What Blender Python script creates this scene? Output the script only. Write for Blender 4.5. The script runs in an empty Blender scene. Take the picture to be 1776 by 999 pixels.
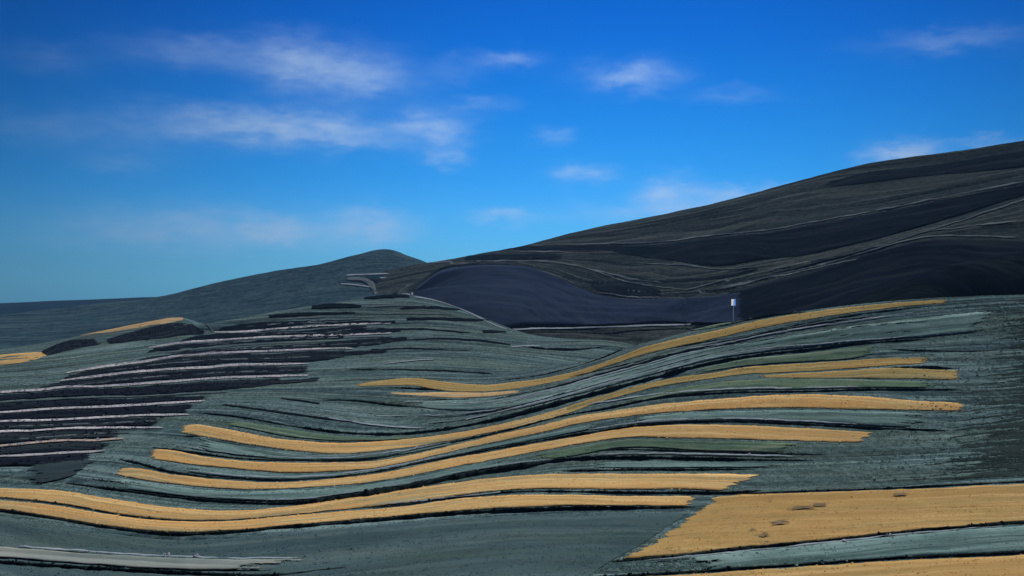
import bpy, math, random
import numpy as np
from mathutils import Vector

random.seed(7)
rng = np.random.default_rng(7)
scene = bpy.context.scene
col = scene.collection

# ------------------------------------------------------------------ camera
F = 1904.0            # focal length in pixels of a 1776 px wide frame
PITCH = math.radians(0.92)
cam_d = bpy.data.cameras.new('camera')
cam_d.sensor_width = 36
cam_d.lens = 36 * F / 1776
cam_d.clip_start = 0.5
cam_d.clip_end = 60000
cam = bpy.data.objects.new('camera', cam_d)
cam.location = (0, 0, 0)
cam.rotation_euler = (math.radians(90) + PITCH, 0, 0)
col.objects.link(cam)
scene.camera = cam

# ------------------------------------------------------------------ sky and sun
SUN_EL = 38.0
SUN_AZ = 12.0         # degrees to the right of straight ahead (+Y)
SKY_STRENGTH = 0.10
SUN_STRENGTH = 3.6
scene.view_settings.view_transform = 'Standard'
scene.view_settings.look = 'None'
scene.view_settings.gamma = 1
scene.view_settings.use_curve_mapping = False
scene.view_settings.exposure = 0.0

sun_d = bpy.data.lights.new('sun', 'SUN')
sun_d.energy = SUN_STRENGTH
sun_d.angle = math.radians(0.5)
sun_d.color = (1.0, 0.93, 0.82)
sun = bpy.data.objects.new('sun', sun_d)
sd = Vector((math.sin(math.radians(SUN_AZ)) * math.cos(math.radians(SUN_EL)),
             math.cos(math.radians(SUN_AZ)) * math.cos(math.radians(SUN_EL)),
             math.sin(math.radians(SUN_EL))))
sun.rotation_euler = sd.to_track_quat('Z', 'Y').to_euler()
col.objects.link(sun)

world = bpy.data.worlds.new('World')
scene.world = world
world.use_nodes = True
wt = world.node_tree
for n in list(wt.nodes):
    wt.nodes.remove(n)


class NT:
    """small helper for wiring nodes"""
    def __init__(self, tree):
        self.t = tree

    def n(self, kind, **kw):
        nd = self.t.nodes.new(kind)
        for k, v in kw.items():
            setattr(nd, k, v)
        return nd

    def put(self, sock, v):
        if hasattr(v, 'is_linked') or isinstance(v, bpy.types.NodeSocket):
            self.t.links.new(v, sock)
        else:
            sock.default_value = v

    def math(self, op, a, b=0.0, c=0.0, clamp=False):
        nd = self.n('ShaderNodeMath', operation=op, use_clamp=clamp)
        self.put(nd.inputs[0], a)
        self.put(nd.inputs[1], b)
        self.put(nd.inputs[2], c)
        return nd.outputs[0]

    def mix(self, f, a, b, blend='MIX'):
        nd = self.n('ShaderNodeMix', data_type='RGBA', blend_type=blend)
        self.put(nd.inputs[0], f)
        self.put(nd.inputs[6], a)
        self.put(nd.inputs[7], b)
        return nd.outputs[2]

    def noise(self, vec, scale, detail=4, rough=0.55, dist=0.0):
        nd = self.n('ShaderNodeTexNoise')
        self.t.links.new(vec, nd.inputs['Vector'])
        nd.inputs['Scale'].default_value = scale
        nd.inputs['Detail'].default_value = detail
        nd.inputs['Roughness'].default_value = rough
        nd.inputs['Distortion'].default_value = dist
        return nd.outputs['Fac']

    def scaled(self, vec, s):
        nd = self.n('ShaderNodeVectorMath', operation='MULTIPLY')
        self.t.links.new(vec, nd.inputs[0])
        nd.inputs[1].default_value = s
        return nd.outputs[0]

    def remap(self, v, a, b, lo=0.0, hi=1.0):
        nd = self.n('ShaderNodeMapRange')
        self.put(nd.inputs[0], v)
        nd.inputs[1].default_value = a
        nd.inputs[2].default_value = b
        nd.inputs[3].default_value = lo
        nd.inputs[4].default_value = hi
        return nd.outputs[0]


w = NT(wt)
sky = w.n('ShaderNodeTexSky', sky_type='NISHITA', sun_disc=False)
sky.sun_elevation = math.radians(SUN_EL)
sky.sun_rotation = math.radians(SUN_AZ)
sky.altitude = 1800
sky.air_density = 1.0
sky.dust_density = 0.25
sky.ozone_density = 3.0
tc = w.n('ShaderNodeTexCoord')
sep = w.n('ShaderNodeSeparateXYZ')
wt.links.new(tc.outputs['Generated'], sep.inputs[0])
az = w.math('ARCTAN2', sep.outputs[0], sep.outputs[1])
el = w.math('ARCSINE', sep.outputs[2])
comb = w.n('ShaderNodeCombineXYZ')
wt.links.new(az, comb.inputs[0])
wt.links.new(w.math('MULTIPLY', el, 2.6), comb.inputs[1])
ca = comb.outputs[0]
# deep, saturated mountain-air blue: the scattering colour of the sky by elevation
ramp = w.n('ShaderNodeValToRGB')
ramp.color_ramp.interpolation = 'B_SPLINE'
cr = ramp.color_ramp
for p_, c_ in [(0.0, (.13, .48, 1.6)), (.06, (.19, .60, 1.45)), (.15, (.20, .64, 1.12)), (.33, (.062, .54, .96)), (.60, (.014, .38, .90)), (.80, (.003, .29, .84)), (1.0, (.003, .24, .74))]:
    e_ = cr.elements[0] if p_ == 0.0 else (cr.elements[-1] if p_ == 1.0 else cr.elements.new(p_))
    e_.position = p_
    e_.color = c_ + (1,)
wt.links.new(w.math('DIVIDE', el, math.radians(20), clamp=True), ramp.inputs[0])
air = w.mix(1.0, sky.outputs[0], ramp.outputs[0], 'MULTIPLY')
# brighter round the sun's side, darker away from it
da = w.math('DIVIDE', w.math('SUBTRACT', az, math.radians(4)), math.radians(30))
glow = w.math('EXPONENT', w.math('MULTIPLY', w.math('MULTIPLY', da, da), -1.0))
glow = w.math('ADD', w.math('MULTIPLY', glow, 0.75), 0.25)
n1 = w.noise(ca, 9, 6, 0.6, 0.4)
n2 = w.noise(ca, 26, 5, 0.6, 0.2)
azw = w.math('ADD', az, w.math('MULTIPLY', w.math('SUBTRACT', n1, 0.5), 0.085))
elw = w.math('ADD', el, w.math('MULTIPLY', w.math('SUBTRACT', n2, 0.5), 0.030))


def sky_dir(u, v):
    a = math.atan((u - 888) / F)
    e = math.atan((499.5 - v) / F * math.cos(a)) + PITCH
    return a, e


CLOUDS = [  # azimuth / elevation of each thin fair-weather cloud, half sizes, opacity
    (595, 128, 95, 34, .75), (500, 100, 60, 32, .50), (350, 92, 110, 24, .34),
    (370, 215, 80, 26, .60), (520, 222, 100, 26, .80), (620, 240, 60, 18, .5), (215, 225, 90, 34, .25),
    (750, 222, 55, 26, .75), (775, 272, 26, 13, .55), (1090, 132, 62, 20, .62), (865, 103, 52, 13, .42),
    (330, 400, 180, 34, .62), (640, 396, 60, 28, .85), (490, 405, 60, 20, .6),
    (1010, 302, 36, 15, .6), (1160, 334, 45, 22, .85), (1300, 340, 80, 15, .8), (1560, 268, 50, 16, 1.1),
    (1650, 72, 95, 15, .34), (880, 376, 45, 12, .5), (1190, 370, 160, 16, .6), (960, 238, 26, 12, .30),
    (60, 225, 60, 26, .18), (790, 125, 40, 16, .12), (1270, 165, 60, 12, .16), (835, 180, 50, 12, .2),
    (80, 105, 60, 20, .15), (200, 285, 60, 14, .2), (1720, 250, 40, 8, .4),
]
mask = None
for (u, v, ru, rv, op) in CLOUDS:
    a, e = sky_dir(u, v)
    dx = w.math('MULTIPLY', w.math('SUBTRACT', azw, a), F / ru)
    dy = w.math('MULTIPLY', w.math('SUBTRACT', elw, e), F / rv)
    r2 = w.math('ADD', w.math('MULTIPLY', dx, dx), w.math('MULTIPLY', dy, dy))
    g = w.math('MULTIPLY', w.math('EXPONENT', w.math('MULTIPLY', r2, -0.9)), op)
    mask = g if mask is None else w.math('ADD', mask, g)
n3 = w.noise(ca, 42, 5, 0.55, 0.2)
mask = w.math('MULTIPLY', mask, w.remap(n3, 0.30, 0.66, 0.60, 1.1), clamp=True)
mask = w.math('MULTIPLY', mask, 0.72, clamp=True)
cloudy = w.mix(mask, air, (4.8, 6.6, 9.4, 1))
gc = w.n('ShaderNodeCombineColor')
for q in range(3):
    wt.links.new(glow, gc.inputs[q])
cloudy = w.mix(1.0, cloudy, gc.outputs[0], 'MULTIPLY')
bg = w.n('ShaderNodeBackground')
wt.links.new(cloudy, bg.inputs['Color'])
bg.inputs['Strength'].default_value = SKY_STRENGTH
wo = w.n('ShaderNodeOutputWorld')
wt.links.new(bg.outputs[0], wo.inputs['Surface'])


# ------------------------------------------------------------------ measuring the land
def ray(u, v):
    """direction through a point of the survey view, scaled so y = 1"""
    u = np.asarray(u, float)
    v = np.asarray(v, float)
    a = (u - 888) / F
    b = (499.5 - v) / F
    c, s = math.cos(PITCH), math.sin(PITCH)
    y = c - b * s
    z = s + b * c
    return a / y, z / y


class TPS:
    def __init__(self, pts, smooth=0.0):
        P = np.array(pts, float)
        self.c = P[:, :2] / 100.0
        n = len(P)
        K = self.k(self.c, self.c) + np.eye(n) * smooth
        Q = np.hstack([np.ones((n, 1)), self.c])
        A = np.zeros((n + 3, n + 3))
        A[:n, :n] = K
        A[:n, n:] = Q
        A[n:, :n] = Q.T
        b = np.zeros(n + 3)
        b[:n] = P[:, 2]
        self.w = np.linalg.solve(A, b)

    @staticmethod
    def k(a, b):
        d2 = ((a[:, None, :] - b[None, :, :]) ** 2).sum(-1)
        return 0.5 * d2 * np.log(d2 + 1e-9)

    def __call__(self, x, y):
        sh = x.shape
        q = np.stack([x.ravel(), y.ravel()], 1) / 100.0
        out = np.empty(len(q))
        for i in range(0, len(q), 40000):
            s = q[i:i + 40000]
            out[i:i + 40000] = self.k(s, self.c) @ self.w[:-3] + self.w[-3] + s @ self.w[-2:]
        return out.reshape(sh)


def value_noise(x, y, seed):
    xi = np.floor(x).astype(int)
    yi = np.floor(y).astype(int)
    fx = x - xi
    fy = y - yi
    fx = fx * fx * (3 - 2 * fx)
    fy = fy * fy * (3 - 2 * fy)

    def h(a, b):
        s = np.sin(a * 127.1 + b * 311.7 + seed * 74.7) * 43758.5453
        return s - np.floor(s)
    return (h(xi, yi) * (1 - fx) * (1 - fy) + h(xi + 1, yi) * fx * (1 - fy)
            + h(xi, yi + 1) * (1 - fx) * fy + h(xi + 1, yi + 1) * fx * fy) - 0.5


def fbm(x, y, seed, octaves=4):
    s = 0
    a = 1.0
    for i in range(octaves):
        s = s + a * value_noise(x, y, seed + i * 3.1)
        x = x * 2.03
        y = y * 2.03
        a *= 0.5
    return s


def P(u, v, Y):
    dx, dz = ray(u, v)
    return (float(dx) * Y, Y, float(dz) * Y)


class Land:
    """a height field sampled from surveyed points"""
    def __init__(self, pts, x0, x1, y0, y1, step, noise):
        self.x0, self.x1, self.y0, self.y1, self.s = x0, x1, y0, y1, step
        self.nx = int((x1 - x0) / step) + 1
        self.ny = int((y1 - y0) / step) + 1
        cx = np.linspace(x0, x1, self.nx)
        cy = np.linspace(y0, y1, self.ny)
        X, Y = np.meshgrid(cx, cy)
        t = TPS(pts, 0.02)
        self.H = t(X, Y) + noise(X, Y)
        self.sx = (x1 - x0) / (self.nx - 1)
        self.sy = (y1 - y0) / (self.ny - 1)

    def h(self, x, y):
        fx = np.clip((x - self.x0) / self.sx, 0, self.nx - 1.001)
        fy = np.clip((y - self.y0) / self.sy, 0, self.ny - 1.001)
        i = fx.astype(int)
        j = fy.astype(int)
        fx = fx - i
        fy = fy - j
        H = self.H
        return (H[j, i] * (1 - fx) * (1 - fy) + H[j, i + 1] * fx * (1 - fy)
                + H[j + 1, i] * (1 - fx) * fy + H[j + 1, i + 1] * fx * fy)

    def hit(self, u, v, lift=0.0):
        """where the sight line (u, v) meets the land raised by lift"""
        dx, dz = ray(u, v)
        dx = dx.ravel()
        dz = dz.ravel()
        Ys = np.geomspace(max(self.y0, 40), self.y1, 900)
        gap = dz[:, None] * Ys[None] - self.h(dx[:, None] * Ys[None], np.broadcast_to(Ys[None], (len(dx), len(Ys)))) - lift
        neg = gap < 0
        first = np.argmax(neg, 1)
        any_ = neg.any(1)
        best = np.argmin(np.where(np.arange(len(Ys))[None] > 20, gap, 1e9), 1)
        k = np.where(any_, np.maximum(first, 1), best)
        r = np.arange(len(dx))
        g0 = gap[r, np.maximum(k - 1, 0)]
        g1 = gap[r, k]
        t = np.where(any_, g0 / (g0 - g1 + 1e-9), 1.0)
        Y = Ys[np.maximum(k - 1, 0)] * (1 - t) + Ys[k] * t
        x = dx * Y
        return x, Y


near_pts = []


def N(u, v, Y):
    near_pts.append(P(u, v, Y))


for (u, v, Y) in [
    # foreground
    (-300, 999, 132), (0, 999, 132), (450, 999, 132), (888, 999, 131), (1300, 999, 128), (1776, 999, 124), (2100, 999, 122),
    (-300, 900, 188), (0, 900, 188), (450, 905, 186), (888, 900, 190), (1300, 900, 184), (1776, 900, 172), (2100, 900, 168),
    (-300, 840, 240), (0, 845, 236), (300, 850, 232), (600, 850, 238), (888, 840, 246), (1300, 840, 232), (1776, 838, 212), (2100, 838, 206),
    (-300, 790, 290), (0, 790, 290), (300, 790, 290), (650, 790, 305), (950, 780, 312), (1250, 780, 288), (1600, 780, 258), (1900, 780, 246),
    (-300, 740, 345), (0, 740, 348), (300, 740, 352), (600, 740, 375), (900, 725, 385), (1150, 720, 350), (1450, 720, 312), (1776, 720, 288), (2100, 720, 280),
    (-300, 690, 420), (0, 690, 424), (300, 690, 440), (600, 690, 468), (850, 690, 445), (1000, 670, 462), (1200, 660, 414), (1450, 660, 366), (1776, 650, 344), (2100, 650, 335),
    (1060, 635, 505), (1200, 610, 470), (1020, 626, 560), (1065, 612, 556), (1105, 597, 552), (1450, 600, 425), (1700, 600, 385), (2100, 590, 378),
    (-300, 650, 520), (0, 650, 525), (250, 650, 540), (500, 650, 560), (750, 650, 580), (880, 655, 545),
    # right crest
    (1150, 590, 515), (1240, 563, 520), (1330, 550, 500), (1440, 534, 480), (1560, 523, 462), (1700, 518, 445), (1900, 510, 438), (2200, 500, 435),
    # knoll
    (0, 620, 700), (250, 610, 680), (500, 605, 700), (750, 610, 690), (900, 620, 690),
    (880, 585, 800), (960, 600, 780), (1050, 590, 800),
    (884, 573, 862), (830, 550, 880), (770, 525, 900), (715, 512, 915), (650, 513, 920), (600, 524, 925), (530, 532, 930),
    (460, 545, 935), (400, 557, 935), (370, 577, 880), (340, 562, 930), (318, 549, 980), (250, 560, 970), (150, 580, 930), (60, 600, 880), (0, 606, 860),
    (-150, 618, 860), (-400, 620, 860), (600, 560, 820), (740, 565, 800), (450, 575, 810), (250, 590, 820),
]:
    N(u, v, Y)
for (x, y, z) in [
    # under and beside the viewer, the hillside runs on
    (0, 0, -1.8), (-80, 0, -3), (90, 0, 0), (-40, 60, -21), (40, 60, -20), (-200, 60, -22), (200, 60, -14), (0, -80, 14),
    (-300, -60, 8), (320, -60, 16), (-420, 150, -38), (420, 130, -20),
    # back slopes behind the crests
    (75, 640, -38), (130, 570, -22), (200, 560, -24), (290, 545, -26), (370, 530, -26), (460, 520, -26), (620, 520, -28),
    (20, 960, -36), (-80, 1060, -30), (-170, 1080, -34), (-260, 1090, -38), (-360, 1120, -44), (-450, 1060, -55), (-560, 1020, -62),
    (-800, 1020, -60), (100, 900, -40), (200, 760, -60), (300, 700, -70), (500, 700, -90), (800, 700, -90), (0, 1250, -95), (-400, 1300, -105),
    (-900, 1300, -110), (500, 1200, -130), (1000, 1200, -140), (-250, 960, -30), (110, 760, -36), (100, 1000, -50),
]:
    near_pts.append((x, y, z))


def near_noise(X, Y):
    amp = np.clip(Y / 300, 0.2, 1.0)
    return amp * (0.55 * fbm(X / 38, Y / 26, 1, 3) + 0.16 * fbm(X / 9, Y / 5, 9, 3))


near = Land(near_pts, -1000, 1000, -80, 1300, 2.0, near_noise)

hill_pts = [P(*q) for q in [
    # skyline of the long right hill
    (700, 462, 2000), (745, 456, 1950), (820, 443, 1880), (900, 428, 1820), (1000, 402, 1740), (1100, 384, 1680), (1200, 364, 1600), (1330, 331, 1500),
    (1400, 312, 1430), (1450, 301, 1370), (1520, 291, 1320), (1600, 282, 1260), (1690, 268, 1210), (1776, 252, 1160), (1950, 225, 1100), (2200, 190, 1050),
    # hollow and valley floor
    (885, 571, 960), (1000, 567, 940), (1160, 563, 880), (800, 540, 1040), (720, 510, 1150), (760, 466, 1420), (840, 460, 1420), (920, 463, 1400), (1010, 498, 1240),
    (900, 515, 1130), (1050, 530, 1060), (1090, 513, 1120), (1230, 513, 980), (1240, 545, 820), (900, 446, 1560), (1000, 440, 1480), (1100, 440, 1420),
    (1000, 600, 880), (900, 600, 900),
    # lower right slope
    (1400, 548, 620), (1400, 500, 740), (1400, 455, 900), (1400, 400, 1080), (1400, 350, 1260), (1250, 490, 930), (1250, 430, 1220), (1250, 395, 1400),
    (1600, 530, 560), (1600, 480, 660), (1600, 410, 820), (1600, 350, 990), (1600, 310, 1140), (1776, 520, 530), (1776, 440, 660), (1776, 380, 790), (1776, 310, 960),
    (1950, 510, 520), (1950, 400, 680), (1950, 300, 900), (2200, 500, 500), (2200, 400, 640), (2200, 280, 850),
]]
hill_pts += [(200, 500, -60), (400, 420, -60), (700, 380, -70), (-50, 850, -70), (-200, 1100, -60), (-160, 1400, -20), (0, 700, -90), (-700, 900, -160), (-700, 1700, -150),
             (-400, 2100, 0), (0, 2300, 20), (500, 2000, 130), (900, 1600, 160), (1400, 1300, 190), (1500, 700, 150), (1500, 350, -40), (0, 500, -100), (-500, 500, -150),
             (-150, 1750, 40), (-300, 1500, -40)]


def hill_noise(X, Y):
    return 1.6 * fbm(X / 90, Y / 60, 21, 4) + 0.5 * fbm(X / 22, Y / 14, 33, 2)


right_hill = Land(hill_pts, -700, 1500, 350, 2400, 5.0, hill_noise)

knob_pts = [P(*q) for q in [
    (200, 524, 2700), (300, 516, 2650), (340, 503, 2620), (380, 491, 2600), (430, 480, 2580), (480, 470, 2560), (520, 464, 2550), (560, 458, 2540), (600, 450, 2520),
    (630, 441, 2510), (655, 434, 2505), (670, 432, 2500), (690, 437, 2490), (715, 447, 2480), (745, 458, 2470), (800, 480, 2460), (900, 530, 2450),
    (600, 540, 1250), (450, 555, 1300), (300, 570, 1400), (700, 520, 1300), (600, 500, 1800), (450, 520, 1850), (700, 480, 1900), (660, 460, 2200), (500, 490, 2200),
    (350, 535, 2000), (400, 510, 2250), (560, 480, 2150), (800, 520, 1800),
    (100, 545, 2300), (0, 550, 2300), (-200, 560, 2300), (0, 600, 1500), (-300, 600, 1500), (150, 575, 1700),
]]
knob_pts += [(-300, 3200, 20), (-900, 3200, -40), (100, 3100, -40), (-1500, 2600, -80), (-1500, 1500, -100), (600, 2300, -60), (600, 1300, -120), (0, 1100, -100), (-700, 1050, -110)]
far_hill = Land(knob_pts, -1800, 700, 1000, 3300, 8.0, lambda X, Y: 3.5 * fbm(X / 120, Y / 90, 51, 4) + 0.8 * fbm(X / 30, Y / 20, 77, 3))

ridge_pts = [P(*q) for q in [
    (-900, 528, 6500), (-400, 530, 6500), (0, 529, 6400), (60, 527, 6300), (150, 523, 6200), (230, 520, 6200), (300, 516, 6200), (400, 512, 6200), (600, 512, 6200), (900, 515, 6200),
    (1400, 515, 6200), (1776, 510, 6200), (2400, 512, 6500),
    (-900, 560, 4200), (0, 556, 4200), (150, 550, 4300), (300, 548, 4200), (600, 550, 4200), (1400, 560, 4200), (2400, 560, 4200),
    (-900, 590, 2600), (0, 588, 2600), (300, 585, 2600), (1400, 580, 2600), (2400, 580, 2600),
]]
ridge_pts += [(-6000, 9000, -200), (0, 9000, -150), (6000, 9000, -200), (-6000, 6000, -60), (6000, 6000, -60), (-6000, 2500, -200), (6000, 2500, -200)]
far_ridge = Land(ridge_pts, -6500, 6500, 2300, 9000, 50.0, lambda X, Y: 14 * fbm(X / 600, Y / 500, 91, 5))

# ------------------------------------------------------------------ lines of cultivation and ledges
FLOW = [  # lines the cultivation follows down the slope, with the distance each one stands for
    ([(-300, 990), (0, 985), (450, 990), (888, 992), (1300, 975), (1776, 950), (2100, 935)], 140),
    ([(-300, 940), (0, 946), (450, 968), (700, 962), (950, 950), (1200, 935)], 165),
    ([(-120, 876), (100, 898), (300, 923), (500, 911), (700, 894), (1000, 877), (1226, 878), (1500, 860), (1776, 840), (2000, 834)], 215),
    ([(0, 846), (200, 865), (400, 886), (600, 864), (800, 835), (1000, 821), (1335, 822), (1600, 815), (1776, 808)], 245),
    ([(112, 838), (204, 850), (305, 863), (400, 871), (500, 873), (600, 862), (704, 845), (805, 825), (907, 809), (1100, 794), (1412, 799), (1776, 780)], 265),
    ([(205, 797), (287, 817), (400, 830), (500, 833), (670, 815), (805, 788), (941, 764), (1110, 738), (1395, 736), (1645, 747), (1800, 740)], 305),
    ([(262, 776), (355, 788), (500, 799), (646, 796), (805, 763), (975, 722), (1132, 692), (1395, 679), (1670, 676), (1850, 670)], 340),
    ([(345, 716), (420, 724), (500, 738), (602, 751), (704, 752), (805, 739), (873, 725), (975, 698), (1109, 662), (1228, 631), (1347, 612), (1469, 598), (1612, 588), (1850, 575)], 380),
    ([(560, 694), (665, 701), (760, 706), (880, 695), (1000, 668), (1169, 620), (1340, 588), (1600, 548), (1800, 535)], 430),
    ([(608, 668), (720, 663), (850, 672), (950, 658), (1060, 628), (1220, 584), (1440, 541), (1660, 520)], 470),
    ([(-100, 776), (100, 764), (228, 759)], 350), ([(-100, 720), (102, 708), (300, 698), (440, 690)], 420),
    ([(-100, 686), (77, 675), (230, 666), (543, 650), (700, 645), (850, 650)], 520),
    ([(94, 661), (300, 640), (543, 630), (700, 620), (900, 632)], 560),
    ([(110, 647), (250, 627), (403, 611), (622, 604), (800, 600)], 620),
    ([(369, 576), (471, 571), (686, 567), (800, 572), (880, 580)], 760), ([(-100, 625), (60, 618), (150, 600), (250, 590)], 700),
]
fp = []
for pts_, val_ in FLOW:
    q_ = np.array(pts_, float)
    x_, y_ = near.hit(q_[:, 0], q_[:, 1])
    fp += [(a_, b_, val_) for a_, b_ in zip(x_, y_)]
fp += [(0, 0, 0), (-200, 0, 0), (200, 0, 0), (0, 1300, 1300), (-900, 1200, 1200), (900, 1200, 1200), (900, 300, 300), (-900, 300, 300)]
flow = TPS(fp, 0.05)


HFLOW = [
    ([(745, 457), (900, 429), (1100, 385), (1330, 332), (1450, 302), (1600, 284), (1776, 254), (2100, 205)], 1000),
    ([(880, 436), (1000, 431), (1132, 419), (1242, 406), (1352, 395), (1418, 382), (1550, 358), (1660, 336), (1776, 314), (2000, 275)], 900),
    ([(738, 456), (806, 454), (942, 453), (1045, 472), (1150, 490), (1242, 478), (1330, 462), (1396, 448), (1528, 418), (1660, 380), (1776, 340), (2000, 290)], 800),
    ([(760, 464), (860, 458), (925, 467), (1012, 500), (1120, 516), (1273, 496), (1396, 464), (1506, 434), (1594, 412), (1776, 411), (2000, 400)], 720),
    ([(720, 500), (800, 510), (950, 525), (1100, 535), (1230, 530), (1400, 510), (1600, 480), (1776, 465), (2000, 455)], 650),
    ([(800, 575), (885, 572), (1160, 563), (1300, 556), (1400, 548), (1600, 532), (1776, 521), (2000, 515)], 580),
]
hp = []
for pts_, val_ in HFLOW:
    q_ = np.array(pts_, float)
    x_, y_ = right_hill.hit(q_[:, 0], q_[:, 1])
    hp += [(a_, b_, val_) for a_, b_ in zip(x_, y_)]
hp += [(0, 2400, 1400), (1400, 2000, 1700), (-700, 2300, 1300), (-600, 400, 300), (0, 350, 250), (1400, 350, 300)]
hflow = TPS(hp, 0.3)


def ledges(land, f, period, amp, mask):
    """cut the slope into worn ledges that follow the cultivation lines"""
    X, Y = np.meshgrid(np.linspace(land.x0, land.x1, land.nx), np.linspace(land.y0, land.y1, land.ny))
    gx = X[::4, ::4]
    gy = Y[::4, ::4]
    G = f(gx, gy)
    # bilinear fill back to the full grid
    ii = np.clip(np.arange(land.ny) / 4, 0, G.shape[0] - 1.001)
    jj = np.clip(np.arange(land.nx) / 4, 0, G.shape[1] - 1.001)
    i0, j0 = ii.astype(int), jj.astype(int)
    fi, fj = (ii - i0)[:, None], (jj - j0)[None]
    Q = (G[i0][:, j0] * (1 - fi) * (1 - fj) + G[i0][:, j0 + 1] * (1 - fi) * fj + G[i0 + 1][:, j0] * fi * (1 - fj) + G[i0 + 1][:, j0 + 1] * fi * fj)
    q = Q / period + 0.6 * fbm(X / (period * 9), Y / (period * 5), 61, 3)
    fr = q - np.floor(q)
    # gentle tread then a short riser
    saw = np.where(fr < .8, -fr, -.8 + (fr - .8) * 4) + .4
    m = np.clip(0.35 + 1.6 * fbm(X / (period * 6), Q / (period * 2.2), 71, 3), 0, 1) * mask(X, Y)
    land.H = land.H + amp * saw * m


ledges(right_hill, hflow, 30.0, 4.2, lambda X, Y: np.clip((Y - 500) / 200, 0, 1))
ledges(near, flow, 15.0, 0.8, lambda X, Y: np.clip((Y - 300) / 250, 0, 1))

# ------------------------------------------------------------------ materials


def new_mat(name):
    m = bpy.data.materials.new(name)
    m.use_nodes = True
    t = m.node_tree
    b = t.nodes['Principled BSDF']
    b.inputs['Roughness'].default_value = 0.95
    b.inputs['Specular IOR Level'].default_value = 0.0
    return m, NT(t), b


def uv_of(k):
    return k.n('ShaderNodeUVMap', uv_map='along').outputs[0]


def strip_mat(name, light, dark, spots, rows=2.2, contrast=1.0, bump=0.25, ragged=1.0, weedy=0.3, weed=(.055, .105, .125), endsoft=6.0, nscale=1.0, mottle=None):
    """crop grown in rows that follow the strip: u runs along it, v across, in metres; the borders are ragged"""
    m, k, b = new_mat(name)
    uv = uv_of(k)
    geo = k.n('ShaderNodeNewGeometry').outputs['Position']
    streak = k.noise(k.scaled(uv, (0.022, rows * 0.17, 1)), 1.0, 5, 0.7, 0.4)
    broad = k.noise(k.scaled(uv, (0.008, 0.13, 1)), 1.0, 5, 0.65, 0.5)
    patch = k.noise(k.scaled(geo, (0.05, 0.09, 0.05)), 1.0, 6, 0.62, 0.5)
    fine = k.noise(k.scaled(geo, (0.6, 0.16, 0.8)), 1.0, 6, 0.8)
    clumps = k.noise(k.scaled(geo, (0.16, 0.05, 0.2)), 1.0, 4, 0.7)
    f = k.math('ADD', k.math('MULTIPLY', k.remap(streak, .36, .64), 0.6), k.math('MULTIPLY', k.remap(broad, .36, .64), 0.5))
    f = k.math('ADD', f, k.math('MULTIPLY', k.remap(fine, .3, .7, -.5, .5), 0.25))
    f = k.math('ADD', f, k.math('MULTIPLY', k.remap(clumps, .3, .7, -.5, .5), 0.25))
    c = k.mix(k.math('MULTIPLY', f, contrast, clamp=True), light + (1,), dark + (1,))
    c = k.mix(k.math('MULTIPLY', k.remap(patch, .54, .76), 0.7, clamp=True), c, spots + (1,))
    seam = k.noise(k.scaled(uv, (0.005, rows * 0.15, 1)), 1.0, 5, 0.75, 0.3)
    sm = k.math('MULTIPLY', k.remap(seam, .51, .59), weedy, clamp=True)
    c = k.mix(sm, c, weed + (1,))
    if mottle:
        mo = k.noise(k.scaled(geo, (.022, .030, .03)), 1.0, 6, 0.7, .6)
        c = k.mix(k.math('MULTIPLY', k.remap(mo, .44, .62), .65, clamp=True), c, mottle + (1,))
    # bleached runs where the growth is thin
    thin_ = k.noise(k.scaled(uv, (0.009, rows * 0.22, 1)), 1.0, 4, 0.7, 0.2)
    c = k.mix(k.math('MULTIPLY', k.remap(thin_, .53, .63), 0.5, clamp=True), c, tuple(min(.9, q * 1.12 + .10 * max(light)) for q in light) + (1,))
    t = m.node_tree
    t.links.new(c, b.inputs['Base Color'])
    bp = k.n('ShaderNodeBump')
    bp.inputs['Strength'].default_value = 0.8
    bp.inputs['Distance'].default_value = bump
    t.links.new(k.math('ADD', streak, k.math('MULTIPLY', fine, 0.8)), bp.inputs['Height'])
    t.links.new(bp.outputs[0], b.inputs['Normal'])
    if ragged:
        e = k.n('ShaderNodeSeparateXYZ')
        t.links.new(k.n('ShaderNodeUVMap', uv_map='border').outputs[0], e.inputs[0])
        n1 = k.noise(k.scaled(uv, (0.03 * nscale, 0.35 * nscale, 1)), 1.0, 5, 0.75)
        n2 = k.noise(k.scaled(geo, (0.9, 0.35, 0.9)), 1.0, 3, 0.8)
        nn = k.math('ADD', k.math('MULTIPLY', n1, 0.78), k.math('MULTIPLY', n2, 0.22))
        across = k.math('ADD', k.math('MULTIPLY', e.outputs[1], 1.0 / (0.62 * ragged)), 0.30)
        ends = k.math('ADD', k.math('MULTIPLY', e.outputs[0], 1.0 / (endsoft * 1.5)), 0.28)
        al = k.math('GREATER_THAN', k.math('MINIMUM', across, ends), nn)
        t.links.new(al, b.inputs['Alpha'])
    return m


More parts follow.
